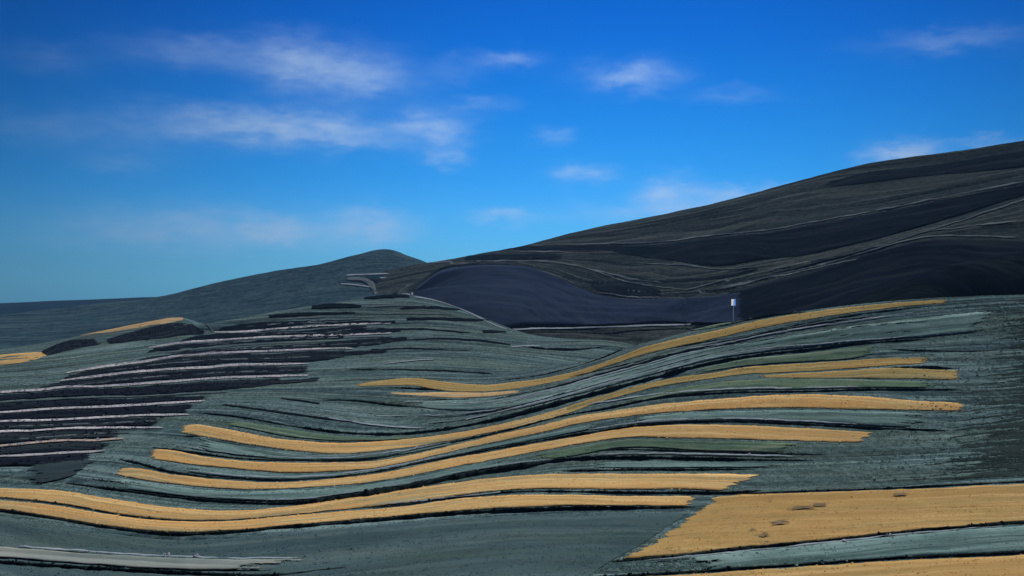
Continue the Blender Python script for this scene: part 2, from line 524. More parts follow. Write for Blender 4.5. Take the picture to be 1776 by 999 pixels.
def land_mat(name, a, bcol, ccol, s=1.0, stretch=(0.010, 0.05), bump=0.4, flow=False, lines=0.6, olive=None):
    """rough pasture or resting land: long drifts lying along the contours, mottled with scrub"""
    m, k, b = new_mat(name)
    geo = k.n('ShaderNodeNewGeometry').outputs['Position']
    base = uv_of(k) if flow else geo
    drift = k.noise(k.scaled(base, (stretch[0] * s, stretch[1] * s, stretch[1] * s * 2)), 1.0, 7, 0.68, 0.4)
    bands = k.noise(k.scaled(base, (0.007 * s, 0.10 * s, 0.5 * s)), 1.0, 6, 0.65, 0.2)
    wisps = k.noise(k.scaled(base, (0.012 * s, 0.26 * s, 0.8 * s)), 1.0, 5, 0.7, 0.15)
    fine = k.noise(k.scaled(geo, (0.55 * s, 0.16 * s, 0.7 * s)), 1.0, 6, 0.8)
    spots = k.noise(k.scaled(geo, (0.09 * s, 0.05 * s, 0.2 * s)), 1.0, 5, 0.7, 0.2)
    dk = tuple(x * 0.30 for x in bcol)
    lt = tuple(x * 1.7 for x in ccol)
    c = k.mix(k.remap(drift, .36, .64), a + (1,), bcol + (1,))
    c = k.mix(k.math('MULTIPLY', k.remap(bands, .50, .62), lines, clamp=True), c, ccol + (1,))
    c = k.mix(k.math('MULTIPLY', k.remap(bands, .48, .36), lines, clamp=True), c, dk + (1,))
    c = k.mix(k.math('MULTIPLY', k.remap(wisps, .52, .62), lines * 0.8, clamp=True), c, lt + (1,))
    c = k.mix(k.math('MULTIPLY', k.remap(spots, .54, .68), 0.45, clamp=True), c, dk + (1,))
    if olive:
        ol = k.noise(k.scaled(base, (.006, .028, .03)), 1.0, 6, .7, .8)
        c = k.mix(k.math('MULTIPLY', k.remap(ol, .46, .62), .38, clamp=True), c, olive + (1,))
    c = k.mix(k.remap(fine, .5, .75, 0.0, 0.5), c, lt + (1,))
    c = k.mix(k.remap(fine, .5, .25, 0.0, 0.6), c, dk + (1,))
    m.node_tree.links.new(c, b.inputs['Base Color'])
    bp = k.n('ShaderNodeBump')
    bp.inputs['Strength'].default_value = 0.9
    bp.inputs['Distance'].default_value = bump
    m.node_tree.links.new(k.math('ADD', fine, k.math('MULTIPLY', bands, 1.5)), bp.inputs['Height'])
    m.node_tree.links.new(bp.outputs[0], b.inputs['Normal'])
    return m


def leaf_mat(name, light, dark, glow=0.5):
    """thin leaves and stalks: part of the light passes through them"""
    m, k, b = new_mat(name)
    geo = k.n('ShaderNodeNewGeometry').outputs['Position']
    uv = uv_of(k)
    a = k.noise(k.scaled(geo, (.7, .25, .7)), 1.0, 4, .8)
    d = k.noise(k.scaled(uv, (.02, .7, 1)), 1.0, 5, .75)
    f = k.math('ADD', k.math('MULTIPLY', k.remap(a, .3, .7), .5), k.math('MULTIPLY', k.remap(d, .35, .65), .6), clamp=True)
    c = k.mix(f, light + (1,), dark + (1,))
    t = m.node_tree
    t.links.new(c, b.inputs['Base Color'])
    tr = k.n('ShaderNodeBsdfTranslucent')
    t.links.new(c, tr.inputs['Color'])
    mx = k.n('ShaderNodeMixShader')
    mx.inputs[0].default_value = glow
    t.links.new(b.outputs[0], mx.inputs[1])
    t.links.new(tr.outputs[0], mx.inputs[2])
    t.links.new(mx.outputs[0], t.nodes['Material Output'].inputs['Surface'])
    return m


M = {}
M['ears'] = leaf_mat('ripe_ears', (.92, .66, .30), (.66, .42, .17), .7)
M['ears_dark'] = leaf_mat('dark_ears', (.70, .49, .20), (.45, .30, .12), .7)  # darker ripe ears: right-hand dimming painted in; also used on weed patches
M['leaf'] = leaf_mat('green_leaves', (.22, .33, .22), (.09, .15, .11), .65)
M['leaf_blue'] = leaf_mat('silvery_leaves', (.30, .42, .38), (.12, .20, .18), .65)
M['leaf_field'] = leaf_mat('blue_green_leaves', (.12, .21, .27), (.07, .13, .17), .65)
M['scrub'] = leaf_mat('dark_scrub_leaves', (.034, .056, .050), (.014, .024, .026), .4)
M['straw'] = leaf_mat('bleached_stalks', (.62, .62, .74), (.30, .31, .38))
M['grass'] = leaf_mat('pasture_grass', (.13, .20, .19), (.05, .09, .09), .6)
M['clods'] = leaf_mat('dark_stubble', (.035, .042, .07), (.008, .010, .018), .2)
TUFTS = {
    'olive_grain': ('ears_dark', .7, .11, .30, 7000),
    'ripe_grain': ('ears', .7, .13, .32, 9000), 'pale_ripe_grain': ('ears', .7, .13, .32, 3000), 'dimmed_grain': ('ears_dark', .9, .11, .24, 16000),
    'green_crop': ('leaf', .6, .14, .32, 6000), 'silvery_green_crop': ('leaf_blue', .6, .14, .32, 7000), 'blue_green_young_crop': ('leaf_field', .9, .10, .26, 18000),
    'bleached_grass_margin': ('straw', .5, .40, .6, 2000), 'dark_ploughed_soil': ('clods', .08, .4, .8, 1500), 'edge_dimmed_grass': ('grass', .15, .3, .5, 6000),
    'dark_weeds': ('ears_dark', .5, .12, .3, 300), 'yellow_grass_margin': ('straw', .5, .40, .6, 2000), 'pale_dirt_track': ('straw', .1, .3, .5, 400),
}
M['gold'] = strip_mat('ripe_grain', (.82, .58, .26), (.44, .29, .12), (.34, .31, .17), 1.8, weedy=.85, weed=(.26, .30, .20), ragged=1.7, endsoft=9, mottle=(.62, .36, .13))
M['gold_olive'] = strip_mat('olive_grain', (.58, .44, .18), (.32, .25, .095), (.22, .24, .12), 1.8, weedy=.85, weed=(.15, .20, .13), ragged=1.7, endsoft=16, mottle=(.42, .27, .10))  # darker, more olive gold for the right-hand and uppermost strips
M['gold_pale'] = strip_mat('pale_ripe_grain', (.72, .55, .30), (.46, .33, .18), (.33, .28, .18), 1.8, weedy=.6, weed=(.22, .26, .25))
M['gold_dim'] = strip_mat('dimmed_grain', (.62, .43, .18), (.36, .25, .10), (.25, .22, .11), 1.8, weedy=.35, weed=(.25, .24, .12), ragged=.5, mottle=(.46, .29, .11))  # gold darkened and browned; the dimming at the right is painted in
M['green'] = strip_mat('green_crop', (.16, .26, .175), (.055, .105, .085), (.24, .26, .15), 1.1, 1.1, weed=(.28, .36, .32), weedy=.7, endsoft=28)
M['blue_green'] = strip_mat('silvery_green_crop', (.26, .41, .41), (.085, .165, .175), (.15, .22, .15), 0.9, 1.1, weed=(.040, .075, .075), weedy=.65, endsoft=28)
M['blue_field'] = strip_mat('blue_green_young_crop', (.090, .158, .178), (.046, .088, .105), (.07, .125, .10), 0.7, 1.1, weed=(.15, .22, .22), weedy=.5, mottle=(.075, .120, .115))
M['dim_ground'] = strip_mat('edge_dimmed_grass', (.044, .070, .072), (.020, .035, .040), (.055, .065, .050), 0.7, 1.0, weed=(.022, .036, .040), weedy=.6, endsoft=110, ragged=1.5, nscale=1.4, mottle=(.045, .070, .055))  # dimming towards the right of the view, painted into the grass colour
M['bank'] = land_mat('scrubby_bank', (.024, .042, .048), (.012, .022, .028), (.036, .058, .058), 3.0)
M['soil'] = strip_mat('dark_ploughed_soil', (.017, .024, .040), (.008, .012, .021), (.030, .048, .050), 1.0, weedy=.6, weed=(.048, .072, .078), endsoft=14)
M['slab'] = strip_mat('dark_wet_soil', (.011, .018, .030), (.006, .010, .017), (.02, .028, .034), 1.0, weedy=.1)
M['beige'] = strip_mat('pale_grassy_strip', (.34, .40, .38), (.17, .22, .22), (.24, .27, .20), 0.9, 1.0, weed=(.10, .15, .15), weedy=.4, endsoft=28, mottle=(.36, .38, .32))
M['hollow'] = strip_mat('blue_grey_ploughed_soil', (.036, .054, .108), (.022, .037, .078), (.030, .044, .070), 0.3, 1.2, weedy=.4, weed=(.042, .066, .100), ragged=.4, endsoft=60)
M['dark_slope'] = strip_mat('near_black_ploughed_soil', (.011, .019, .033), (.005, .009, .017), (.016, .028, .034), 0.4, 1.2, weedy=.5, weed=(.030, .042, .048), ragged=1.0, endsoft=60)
M['edge'] = strip_mat('bleached_grass_margin', (.78, .78, .82), (.36, .38, .44), (.18, .21, .24), 1.2, 1.0, weedy=.35, weed=(.16, .20, .24), endsoft=10, ragged=.6)
M['edge_dim'] = strip_mat('dull_grass_margin', (.21, .26, .29), (.08, .11, .135), (.06, .08, .08), 0.8, 1.2, weedy=.5, weed=(.04, .06, .07), endsoft=20)
M['track'] = strip_mat('pale_dirt_track', (.38, .46, .54), (.20, .26, .32), (.10, .14, .16), 1.0, endsoft=12)
M['ground'] = land_mat('rough_pasture', (.092, .172, .192), (.044, .088, .108), (.170, .262, .275), 1.0, (0.006, 0.035), flow=True, lines=.85, olive=(.125, .160, .105))
M['hill'] = land_mat('dry_hill_pasture', (.044, .066, .076), (.016, .029, .040), (.092, .112, .112), 0.42, (0.010, 0.045), 2.0, flow=True, lines=.95, olive=(.046, .060, .058))
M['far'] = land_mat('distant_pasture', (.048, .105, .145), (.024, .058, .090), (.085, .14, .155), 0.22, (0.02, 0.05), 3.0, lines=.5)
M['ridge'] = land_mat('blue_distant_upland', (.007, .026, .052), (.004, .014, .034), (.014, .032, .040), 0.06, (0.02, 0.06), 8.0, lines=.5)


def plain_mat(name, c, rough=0.6, metal=0.0):
    m, k, b = new_mat(name)
    geo = k.n('ShaderNodeNewGeometry').outputs['Position']
    f = k.noise(geo, 3.0, 4, .6)
    cc = k.mix(k.remap(f, .3, .7, 0, .35), c + (1,), tuple(x * .6 for x in c) + (1,))
    m.node_tree.links.new(cc, b.inputs['Base Color'])
    b.inputs['Roughness'].default_value = rough
    b.inputs['Metallic'].default_value = metal
    return m


M['white'] = plain_mat('white_painted_metal', (.82, .84, .88), .45)
M['lit_panel'] = leaf_mat('white_translucent_sheet', (.95, .95, .98), (.85, .88, .95), .75)
M['lit_blue'] = leaf_mat('blue_translucent_sheet', (.10, .35, .95), (.08, .28, .85), .75)
M['blue'] = plain_mat('blue_painted_metal', (.04, .20, .62), .45)
M['post'] = leaf_mat('pale_weathered_plastic', (.75, .78, .85), (.6, .64, .72), .5)

# ------------------------------------------------------------------ mesh builders


def blades(x, y, z, h, w, per=3, lean=0.35):
    """tufts of leaf blades standing at the given points, every blade a narrow tapering quad"""
    n = len(x)
    x, y, z, h, w = [np.repeat(q, per) for q in (x, y, z, h, w)]
    m = len(x)
    a = rng.uniform(0, 2 * np.pi, m)
    ox, oy = rng.normal(0, .35, m) * w, rng.normal(0, .35, m) * w
    cx, cy = np.cos(a), np.sin(a)
    hh = h * rng.uniform(.6, 1.15, m)
    lx, ly = rng.normal(0, lean, m) * hh, rng.normal(0, lean, m) * hh
    ww = w * rng.uniform(.35, .7, m)
    tip = rng.uniform(.15, .6, m) * ww
    V = np.empty((m, 4, 3))
    V[:, 0] = np.stack([x + ox - cx * ww, y + oy - cy * ww, z - .1], 1)
    V[:, 1] = np.stack([x + ox + cx * ww, y + oy + cy * ww, z - .1], 1)
    V[:, 2] = np.stack([x + ox + lx + cx * tip, y + oy + ly + cy * tip, z + hh], 1)
    V[:, 3] = np.stack([x + ox + lx - cx * tip, y + oy + ly - cy * tip, z + hh * .9], 1)
    return V.reshape(-1, 3), np.arange(m * 4).reshape(-1, 4)


def scatter(X, Y, Z, dens, most=9000, jitter=0.0):
    """random points over a gridded sheet; dens in points per square metre"""
    ax, ay = X[1:, 1:] - X[:-1, :-1], Y[1:, 1:] - Y[:-1, :-1]
    bx, by = X[1:, :-1] - X[:-1, 1:], Y[1:, :-1] - Y[:-1, 1:]
    A = np.abs(ax * by - ay * bx) / 2
    tot = A.sum() * dens
    n = int(min(tot, most))
    if n < 1:
        return None
    k = rng.choice(A.size, n, p=(A / A.sum()).ravel())
    i, j = np.unravel_index(k, A.shape)
    p, q = rng.random(n), rng.random(n)

    def bl(G):
        return (G[i, j] * (1 - p) * (1 - q) + G[i + 1, j] * p * (1 - q) + G[i, j + 1] * (1 - p) * q + G[i + 1, j + 1] * p * q)
    return bl


def mesh_obj(name, V, Fc, mat, uv=None, smooth=True, uv2=None, tuft=None):
    if tuft is not None:
        # leaf blades join the same body; tuft = (vertices, faces, uv, material)
        TV, TF, TU, TM = tuft
        nf = len(Fc)
        Fc = np.vstack([np.asarray(Fc, int), TF + len(V)])
        V = np.vstack([np.asarray(V, float), TV])
        if uv is not None:
            uv = np.vstack([uv, TU])
        if uv2 is not None:
            uv2 = np.vstack([uv2, np.full((len(TV), 2), 99.0)])
    me = bpy.data.meshes.new(name)
    V = np.asarray(V, float)
    Fc = np.asarray(Fc, int)
    me.vertices.add(len(V))
    me.vertices.foreach_set('co', V.ravel())
    me.loops.add(Fc.size)
    me.loops.foreach_set('vertex_index', Fc.ravel())
    me.polygons.add(len(Fc))
    me.polygons.foreach_set('loop_start', np.arange(0, Fc.size, Fc.shape[1]))
    me.polygons.foreach_set('loop_total', np.full(len(Fc), Fc.shape[1]))
    if smooth:
        me.polygons.foreach_set('use_smooth', np.ones(len(Fc), bool))
    for nm, q in (('along', uv), ('border', uv2)):
        if q is not None:
            l = me.uv_layers.new(name=nm)
            l.data.foreach_set('uv', np.asarray(q, float)[Fc.ravel()].ravel())
    me.update(calc_edges=True)
    me.materials.append(mat)
    if tuft is not None:
        me.materials.append(TM)
        mi = np.zeros(len(Fc), int)
        mi[nf:] = 1
        me.polygons.foreach_set('material_index', mi)
    o = bpy.data.objects.new(name, me)
    col.objects.link(o)
    return o


def grid_faces(nr, nc, flip=False):
    i, j = np.meshgrid(np.arange(nr - 1), np.arange(nc - 1), indexing='ij')
    a = (i * nc + j).ravel()
    f = np.stack([a, a + 1, a + nc + 1, a + nc], 1)
    return f[:, ::-1] if flip else f


def tag(o, label=None, cat=None, group=None, kind=None):
    if label:
        o['label'] = label
    if cat:
        o['category'] = cat
    if group:
        o['group'] = group
    if kind:
        o['kind'] = kind
    return o


def land_mesh(name, land, xs, ys, mat, flow=None):
    X, Y = np.meshgrid(xs, ys)
    Z = land.h(X, Y)
    V = np.stack([X.ravel(), Y.ravel(), Z.ravel()], 1)
    uv = None
    if flow is not None:
        uv = np.stack([X.ravel(), flow(X, Y).ravel()], 1)
    o = mesh_obj(name, V, grid_faces(len(ys), len(xs)), mat, uv)
    tag(o, kind='structure')
    return o


def warp(a, b, n, c, p):
    """n samples from a to b that crowd towards c"""
    t = np.linspace(-1, 1, n)
    s = np.sign(t) * np.abs(t) ** p
    return np.where(s < 0, c + s * (c - a), c + s * (b - c))


def flow_at(X, Y):
    gx = np.linspace(-1000, 1000, 161)
    gy = np.linspace(-80, 1300, 181)
    A, B = np.meshgrid(gx, gy)
    G = flow(A, B)
    fx = np.clip((X + 1000) / 2000 * 160, 0, 159.999)
    fy = np.clip((Y + 80) / 1380 * 180, 0, 179.999)
    i = fx.astype(int)
    j = fy.astype(int)
    fx = fx - i
    fy = fy - j
    return G[j, i] * (1 - fx) * (1 - fy) + G[j, i + 1] * fx * (1 - fy) + G[j + 1, i] * (1 - fx) * fy + G[j + 1, i + 1] * fx * fy


ground = land_mesh('ground', near, warp(-1000, 1000, 620, 0, 1.2), np.concatenate([np.linspace(-80, 100, 60), np.geomspace(101, 1300, 620)]), M['ground'], flow_at)
hill_a = land_mesh('hill', right_hill, np.linspace(-700, 1500, 520), np.linspace(350, 2400, 480), M['hill'], hflow)
hill_b = land_mesh('hill', far_hill, np.linspace(-1800, 700, 360), np.linspace(1000, 3300, 300), M['far'])
hills = land_mesh('far_hills', far_ridge, np.linspace(-6500, 6500, 300), np.linspace(2300, 9000, 160), M['ridge'])
base = mesh_obj('plain', [(-9000, -1500, -230), (9000, -1500, -230), (9000, 9500, -230), (-9000, 9500, -230)], [(0, 1, 2, 3)], M['ridge'])
tag(base, kind='structure')


def resample(pts, n):
    p = np.array(pts, float)
    # smooth the traced polyline with a Catmull-like chord interpolation
    d = np.concatenate([[0], np.cumsum(np.hypot(*np.diff(p, axis=0).T))])
    t = np.linspace(0, d[-1], n)
    # cubic Hermite with finite-difference tangents
    m = np.gradient(p, d, axis=0)
    k = np.clip(np.searchsorted(d, t, side='right') - 1, 0, len(d) - 2)
    h = (d[k + 1] - d[k])[:, None]
    s = ((t - d[k]) / (d[k + 1] - d[k]))[:, None]
    h00 = 2 * s ** 3 - 3 * s ** 2 + 1
    h10 = s ** 3 - 2 * s ** 2 + s
    h01 = -2 * s ** 3 + 3 * s ** 2
    h11 = s ** 3 - s ** 2
    return h00 * p[k] + h10 * h * m[k] + h01 * p[k + 1] + h11 * h * m[k + 1]


def smooth1(a, n):
    for _ in range(n):
        b = a.copy()
        b[1:-1] = 0.25 * a[:-2] + 0.5 * a[1:-1] + 0.25 * a[2:]
        a = b
    return a


def strip(name, land, top, bot, mat, lift=0.14, nc=7, jit=0.8, label=None, cat=None, group=None, kind=None, seed=None, rough=0.12, tuft=None):
    """a cultivated strip: a body of standing crop (or turned soil) lift metres high that lies on the land"""
    seed = seed if seed is not None else random.random() * 90
    L = max(np.hypot(*np.diff(np.array(top, float), axis=0).T).sum(), np.hypot(*np.diff(np.array(bot, float), axis=0).T).sum())
    n = int(np.clip(L / 3, 8, 640))
    a = resample(top, n)
    b = resample(bot, n)
    t = np.arange(n) * L / n
    a[:, 1] += jit * (fbm(t / 34, t * 0 + seed, 5, 4) + 0.9 * value_noise(t / 5, t * 0 + seed, 15))
    b[:, 1] += jit * (fbm(t / 30, t * 0 + seed + 9, 6, 4) + 0.9 * value_noise(t / 5, t * 0 + seed, 16))
    thin = np.median(b[:, 1] - a[:, 1])
    m = max(3, min(nc, int(thin / 2.2) + 3))
    xa, ya = land.hit(a[:, 0], a[:, 1], lift)
    xb, yb = land.hit(b[:, 0], b[:, 1], lift)
    xa, ya, xb, yb = [smooth1(q, 2) for q in (xa, ya, xb, yb)]
    s = np.linspace(0, 1, m)[:, None]
    X = xa[None] * (1 - s) + xb[None] * s
    Y = ya[None] * (1 - s) + yb[None] * s
    Z = land.h(X, Y) + lift + rough * fbm(X / 3.0, Y / 2.2, 3 + seed, 3)
    # skirt down to the land on every side
    X = np.vstack([X[:1], X, X[-1:]])
    Y = np.vstack([Y[:1], Y, Y[-1:]])
    Z = np.vstack([land.h(X[:1], Y[:1]) - 0.8, Z, land.h(X[-1:], Y[-1:]) - 0.8])
    X = np.hstack([X[:, :1], X, X[:, -1:]])
    Y = np.hstack([Y[:, :1], Y, Y[:, -1:]])
    Z = np.hstack([land.h(X[:, :1], Y[:, :1]) - 0.8, Z, land.h(X[:, -1:], Y[:, -1:]) - 0.8])
    al = np.concatenate([[0], np.cumsum(np.hypot(np.diff(X.mean(0)), np.diff(Y.mean(0))))])
    U = np.broadcast_to(al[None], X.shape)
    W = np.concatenate([[0], np.cumsum(np.hypot(np.diff(X.mean(1)), np.diff(Y.mean(1))))])
    # true distance across the strip at every station keeps the rows parallel
    D = np.concatenate([np.zeros((1, X.shape[1])), np.cumsum(np.hypot(np.diff(X, axis=0), np.diff(Y, axis=0)), 0)])
    V = np.stack([X.ravel(), Y.ravel(), Z.ravel()], 1)
    uv = np.stack([U.ravel() + seed * 13, D.ravel() * 0.5 + seed * 7], 1)
    sv = np.concatenate([[0], s[:, 0], [1]])[:, None]
    wid = np.maximum(thin / 2, 0.5)
    edge = np.broadcast_to(np.minimum(sv, 1 - sv) * 2 * np.clip(wid / 3, .5, 6), X.shape)
    end = np.broadcast_to(np.minimum(al, al[-1] - al)[None], X.shape)
    tf = None
    if tuft is None:
        tuft = TUFTS.get(mat.name)
    if tuft and ya.mean() < 1000:
        tm, dens, hgt, wid_, most = tuft
        tx, ty = X[1:-1, 1:-1], Y[1:-1, 1:-1]
        bl = scatter(tx, ty, Z, dens, most)
        if bl is not None:
            gx, gy, gz = bl(tx), bl(ty), bl(Z[1:-1, 1:-1])
            gu, gv = bl(U[1:-1, 1:-1]) + seed * 13, bl(D[1:-1, 1:-1]) * .5 + seed * 7
            # tufts gather in the rows and stray over the border
            gy = gy + rng.normal(0, .35, len(gy))
            gx = gx + rng.normal(0, .35, len(gx))
            de, dd = bl(end[1:-1, 1:-1]), bl(edge[1:-1, 1:-1])
            ok_ = (de > 4) & (dd > .25)
            gx, gy, gz, gu, gv = [q_[ok_] for q_ in (gx, gy, gz, gu, gv)]
            sz = rng.uniform(.55, 1.3, len(gx)) * (0.8 + 0.9 * value_noise(gu / 11, gv * 1.7, 4))
            TV, TF = blades(gx, gy, gz, hgt * sz, wid_ * sz)
            TU = np.repeat(np.stack([gu, gv], 1), 12, 0)
            tf = (TV, TF, TU, M[tm])
    o = mesh_obj(name, V, grid_faces(*X.shape, flip=True), mat, uv, tuft=tf, uv2=np.stack([end.ravel(), edge.ravel()], 1))
    return tag(o, label, cat, group, kind)


def line(name, land, pts, w, mat, **kw):
    """a narrow strip that follows one traced line; w is its apparent breadth"""
    p = np.array([q[:2] for q in pts], float)
    ww = np.array([q[2] if len(q) > 2 else w for q in pts], float) / 2
    top = np.stack([p[:, 0], p[:, 1] - ww], 1)
    bot = np.stack([p[:, 0], p[:, 1] + ww], 1)
    kw.setdefault('jit', 0.7)
    kw.setdefault('lift', 0.25)
    return strip(name, land, top, bot, mat, **kw)


def bank(land, pts, w, label, group='dark scrubby banks between the crop strips', mat=None, name='terrace_bank'):
    """a scrub-covered earth bank: a rounded ridge whose face stands up towards the valley"""
    seed = random.random() * 90
    p = np.array([q[:2] for q in pts], float)
    ww = np.array([q[2] if len(q) > 2 else w for q in pts], float)
    L = np.hypot(*np.diff(p, axis=0).T).sum()
    n = int(np.clip(L / 3, 10, 420))
    c = resample(np.column_stack([p]), n)
    tt = np.linspace(0, 1, n)
    d = np.concatenate([[0], np.cumsum(np.hypot(*np.diff(p, axis=0).T))])
    ww = np.interp(tt, d / d[-1], ww)
    ends = np.clip(np.minimum(tt, 1 - tt) * L / 26, 0.12, 1) ** 0.6
    t = tt * L
    ww = .84 * ww * ends * np.clip(0.86 + 0.75 * fbm(t / 40, t * 0 + seed, 4, 3) + .35 * value_noise(t / 6, t * 0 + seed, 7), .15, 1.5)
    low = c[:, 1] + ww / 2
    x, y = land.hit(c[:, 0], low, 0.0)
    x, y = smooth1(x, 2), smooth1(y, 2)
    hgt = ww / F * y * 0.92                   # height of the bank in metres
    rows = []
    depth = np.maximum(hgt * 1.3, 0.8)
    prof = [(-0.12, -0.5), (0.0, 0.0), (0.10, .42), (0.26, .78), (0.52, 1.0), (0.82, .92), (1.15, .5), (1.5, -0.4)]
    tx = np.gradient(x)
    ty = np.gradient(y)
    l = np.hypot(tx, ty) + 1e-6
    nx, ny = -ty / l, tx / l
    sg = np.sign(ny)
    nx, ny = nx * sg, ny * sg
    X = []
    Y = []
    Z = []
    for (q, hh) in prof:
        px = x + nx * depth * q
        py = y + ny * depth * q
        g = land.h(x, y) if hh > -0.1 else land.h(px, py)
        rough = 1 + 0.35 * fbm(t / 6, t * 0 + q * 5 + seed, 8, 3) if hh > 0.2 else 1
        X.append(px)
        Y.append(py)
        Z.append(np.maximum(g + hgt * hh * rough, land.h(px, py) - 0.6) if hh > 0 else g - 0.5)
    X, Y, Z = np.array(X), np.array(Y), np.array(Z)
    V = np.stack([X.ravel(), Y.ravel(), Z.ravel()], 1)
    bl = scatter(X[1:6], Y[1:6], Z[1:6], 1.0, 5000)
    tf = None
    if bl is not None:
        gx, gy, gz = bl(X[1:6]), bl(Y[1:6]), bl(Z[1:6])
        sz = rng.uniform(.5, 1.4, len(gx))
        TV, TF = blades(gx, gy, gz, .20 * sz, .34 * sz, 3, .5)
        tf = (TV, TF, np.repeat(np.stack([gx, gy], 1), 12, 0), M['scrub'])
    o = mesh_obj(name, V, grid_faces(len(prof), n), mat or M['bank'], uv=V[:, :2].copy(), tuft=tf)
    return tag(o, label, 'bank', group)


# ------------------------------------------------------------------ broad fields under the strips
strip('dimmed_slope', near, [(1600, 522), (1700, 520), (1800, 514), (2000, 510), (2350, 506)], [(1430, 846), (1600, 838), (1776, 830), (2000, 822), (2350, 808)], M['dim_ground'], lift=.08, nc=40,  # dark sheet added over the slope to carry the right-edge dimming
      label='grass slope with painted-in edge darkening at the right where the golden strips stop short', cat='dimmed slope')
strip('young_crop_field', near, [(-140, 889), (0, 895), (100, 910), (200, 926), (300, 936), (400, 932), (500, 922), (600, 914), (700, 906), (850, 895), (1000, 889), (1150, 888), (1205, 889)], [(-140, 1070), (0, 1070), (100, 1070), (200, 1070), (300, 1070), (400, 1070), (500, 1070), (600, 1070), (700, 1070), (850, 1070), (960, 1060), (1040, 985), (1120, 940)], M['blue_field'], lift=.08, nc=30,
      label='wide bluish-green young crop along the bottom, left of the broad golden field', cat='crop field')

# ------------------------------------------------------------------ golden grain strips
GG = 'golden grain strips on the near slope'


def gold(top, bot, label, mat='gold', name='grain_strip', group=GG, **kw):
    return strip(name, near, top, bot, M[mat], label=label, cat='grain strip', group=group, **kw)


def TB(rows):
    return [(r[0], r[1]) for r in rows], [(r[0], r[2]) for r in rows]


t, b = TB([(-120, 840, 858), (0, 846, 864), (100, 850, 874), (200, 865, 891), (300, 880, 902), (400, 885, 902), (500, 878, 893), (600, 864, 883), (700, 849, 873), (800, 835, 858), (900, 824, 849), (1000, 821, 848), (1100, 821, 849)])
gold(t + [(1200, 821), (1335, 823)], b + [(1200, 849), (1264, 853)], 'long golden band sweeping from the lower left and ending in a slanted right tip')
t, b = TB([(-120, 861, 876), (0, 867, 883), (100, 877, 898), (200, 893, 914), (300, 903, 923), (400, 903, 920), (500, 894, 911), (600, 886, 903), (700, 878, 894), (800, 864, 886), (900, 858, 880), (1000, 858, 877), (1100, 860, 877), (1226, 860, 878)])
gold(t, b, 'lowest long golden band, the one running into the broad golden field')
strip('grain_field', near, [(1229, 862), (1300, 857), (1500, 851), (1776, 839), (1990, 831), (2350, 818)],
      [(1064, 971), (1200, 959), (1300, 948), (1450, 934), (1600, 918), (1776, 904), (1990, 890), (2350, 868)], M['gold_dim'],
      label='broad golden field at lower right with dark flattened patches', cat='grain field', nc=26, rough=.22)
strip('grain_field', near, [(1080, 1002), (1200, 996), (1300, 989), (1400, 982), (1600, 970), (1776, 962), (1990, 952), (2350, 936)],
      [(1040, 1045), (1200, 1050), (1300, 1050), (1400, 1050), (1600, 1050), (1776, 1050), (1990, 1050), (2350, 1050)], M['gold_dim'],
      label='golden field cut off by the bottom right corner, below the green band', cat='grain field', nc=10)
gold([(300, 742), (333, 736), (400, 745), (500, 762), (600, 767), (650, 765), (720, 759), (800, 749), (850, 739), (900, 728), (975, 708), (992, 703)],
     [(302, 749), (333, 754), (400, 766), (500, 781), (600, 788), (650, 783), (720, 774), (800, 761), (850, 750), (900, 741), (975, 720), (992, 715)],
     'golden strip with a blunt left end, highest of the three left golden tips')
gold([(955, 715), (978, 707), (1050, 684), (1109, 668), (1169, 655), (1228, 647), (1288, 637), (1347, 632), (1400, 629), (1469, 625), (1536, 620), (1590, 619), (1638, 618)],
     [(955, 726), (978, 719), (1050, 695), (1109, 679), (1169, 666), (1228, 658), (1288, 650), (1347, 647), (1400, 645), (1469, 640), (1536, 635), (1590, 631), (1638, 625)],
     'golden strip under the thickest dark bank, narrowing to a point at right', 'gold_olive')
gold([(1300, 652), (1400, 646), (1469, 642), (1536, 638), (1640, 641), (1686, 643)], [(1300, 655), (1400, 656), (1469, 656), (1536, 657), (1640, 659), (1685, 661)],
     'square-ended golden prong at right, just below the pointed golden strip', 'gold_olive')
gold([(245, 789), (263, 780), (296, 780), (338, 788), (400, 797), (500, 802), (600, 801), (650, 799), (704, 790), (805, 767), (873, 751), (941, 737), (1000, 722), (1060, 712), (1132, 702), (1264, 690), (1380, 683), (1469, 685), (1600, 695), (1686, 699)],
     [(247, 792), (263, 796), (304, 802), (338, 807), (400, 812), (500, 820), (600, 816), (650, 812), (704, 801), (805, 778), (873, 764), (941, 750), (1000, 736), (1060, 726), (1132, 718), (1264, 710), (1380, 708), (1469, 710), (1600, 712), (1686, 713)],
     'golden strip from the middle left golden tip, widening to a blunt end at far right')
gold([(185, 816), (220, 811), (305, 823), (400, 833), (500, 836), (585, 829), (670, 818), (737, 804), (805, 791), (873, 779), (941, 767), (1000, 757), (1088, 742), (1176, 736), (1307, 738), (1395, 742), (1483, 747), (1534, 750)],
     [(186, 818), (215, 826), (305, 840), (400, 848), (500, 847), (585, 842), (670, 833), (737, 820), (805, 806), (873, 794), (941, 781), (1000, 771), (1088, 759), (1176, 760), (1307, 763), (1395, 765), (1483, 767), (1508, 766)],
     'golden strip from the lowest left golden tip, ending at right above the dark green banks')
gold([(608, 668), (669, 658), (720, 655), (771, 661), (850, 666), (900, 661), (950, 654), (1000, 643), (1060, 623), (1110, 604), (1220, 577), (1330, 553), (1440, 536), (1550, 525), (1660, 518)],
     [(608, 670), (669, 669), (720, 670), (771, 678), (850, 679), (900, 674), (950, 665), (1000, 653), (1060, 634), (1110, 618), (1220, 592), (1330, 568), (1440, 548), (1550, 534), (1660, 523)],
     'uppermost long golden strip, climbing along the crest below the dark hill', 'gold_olive')
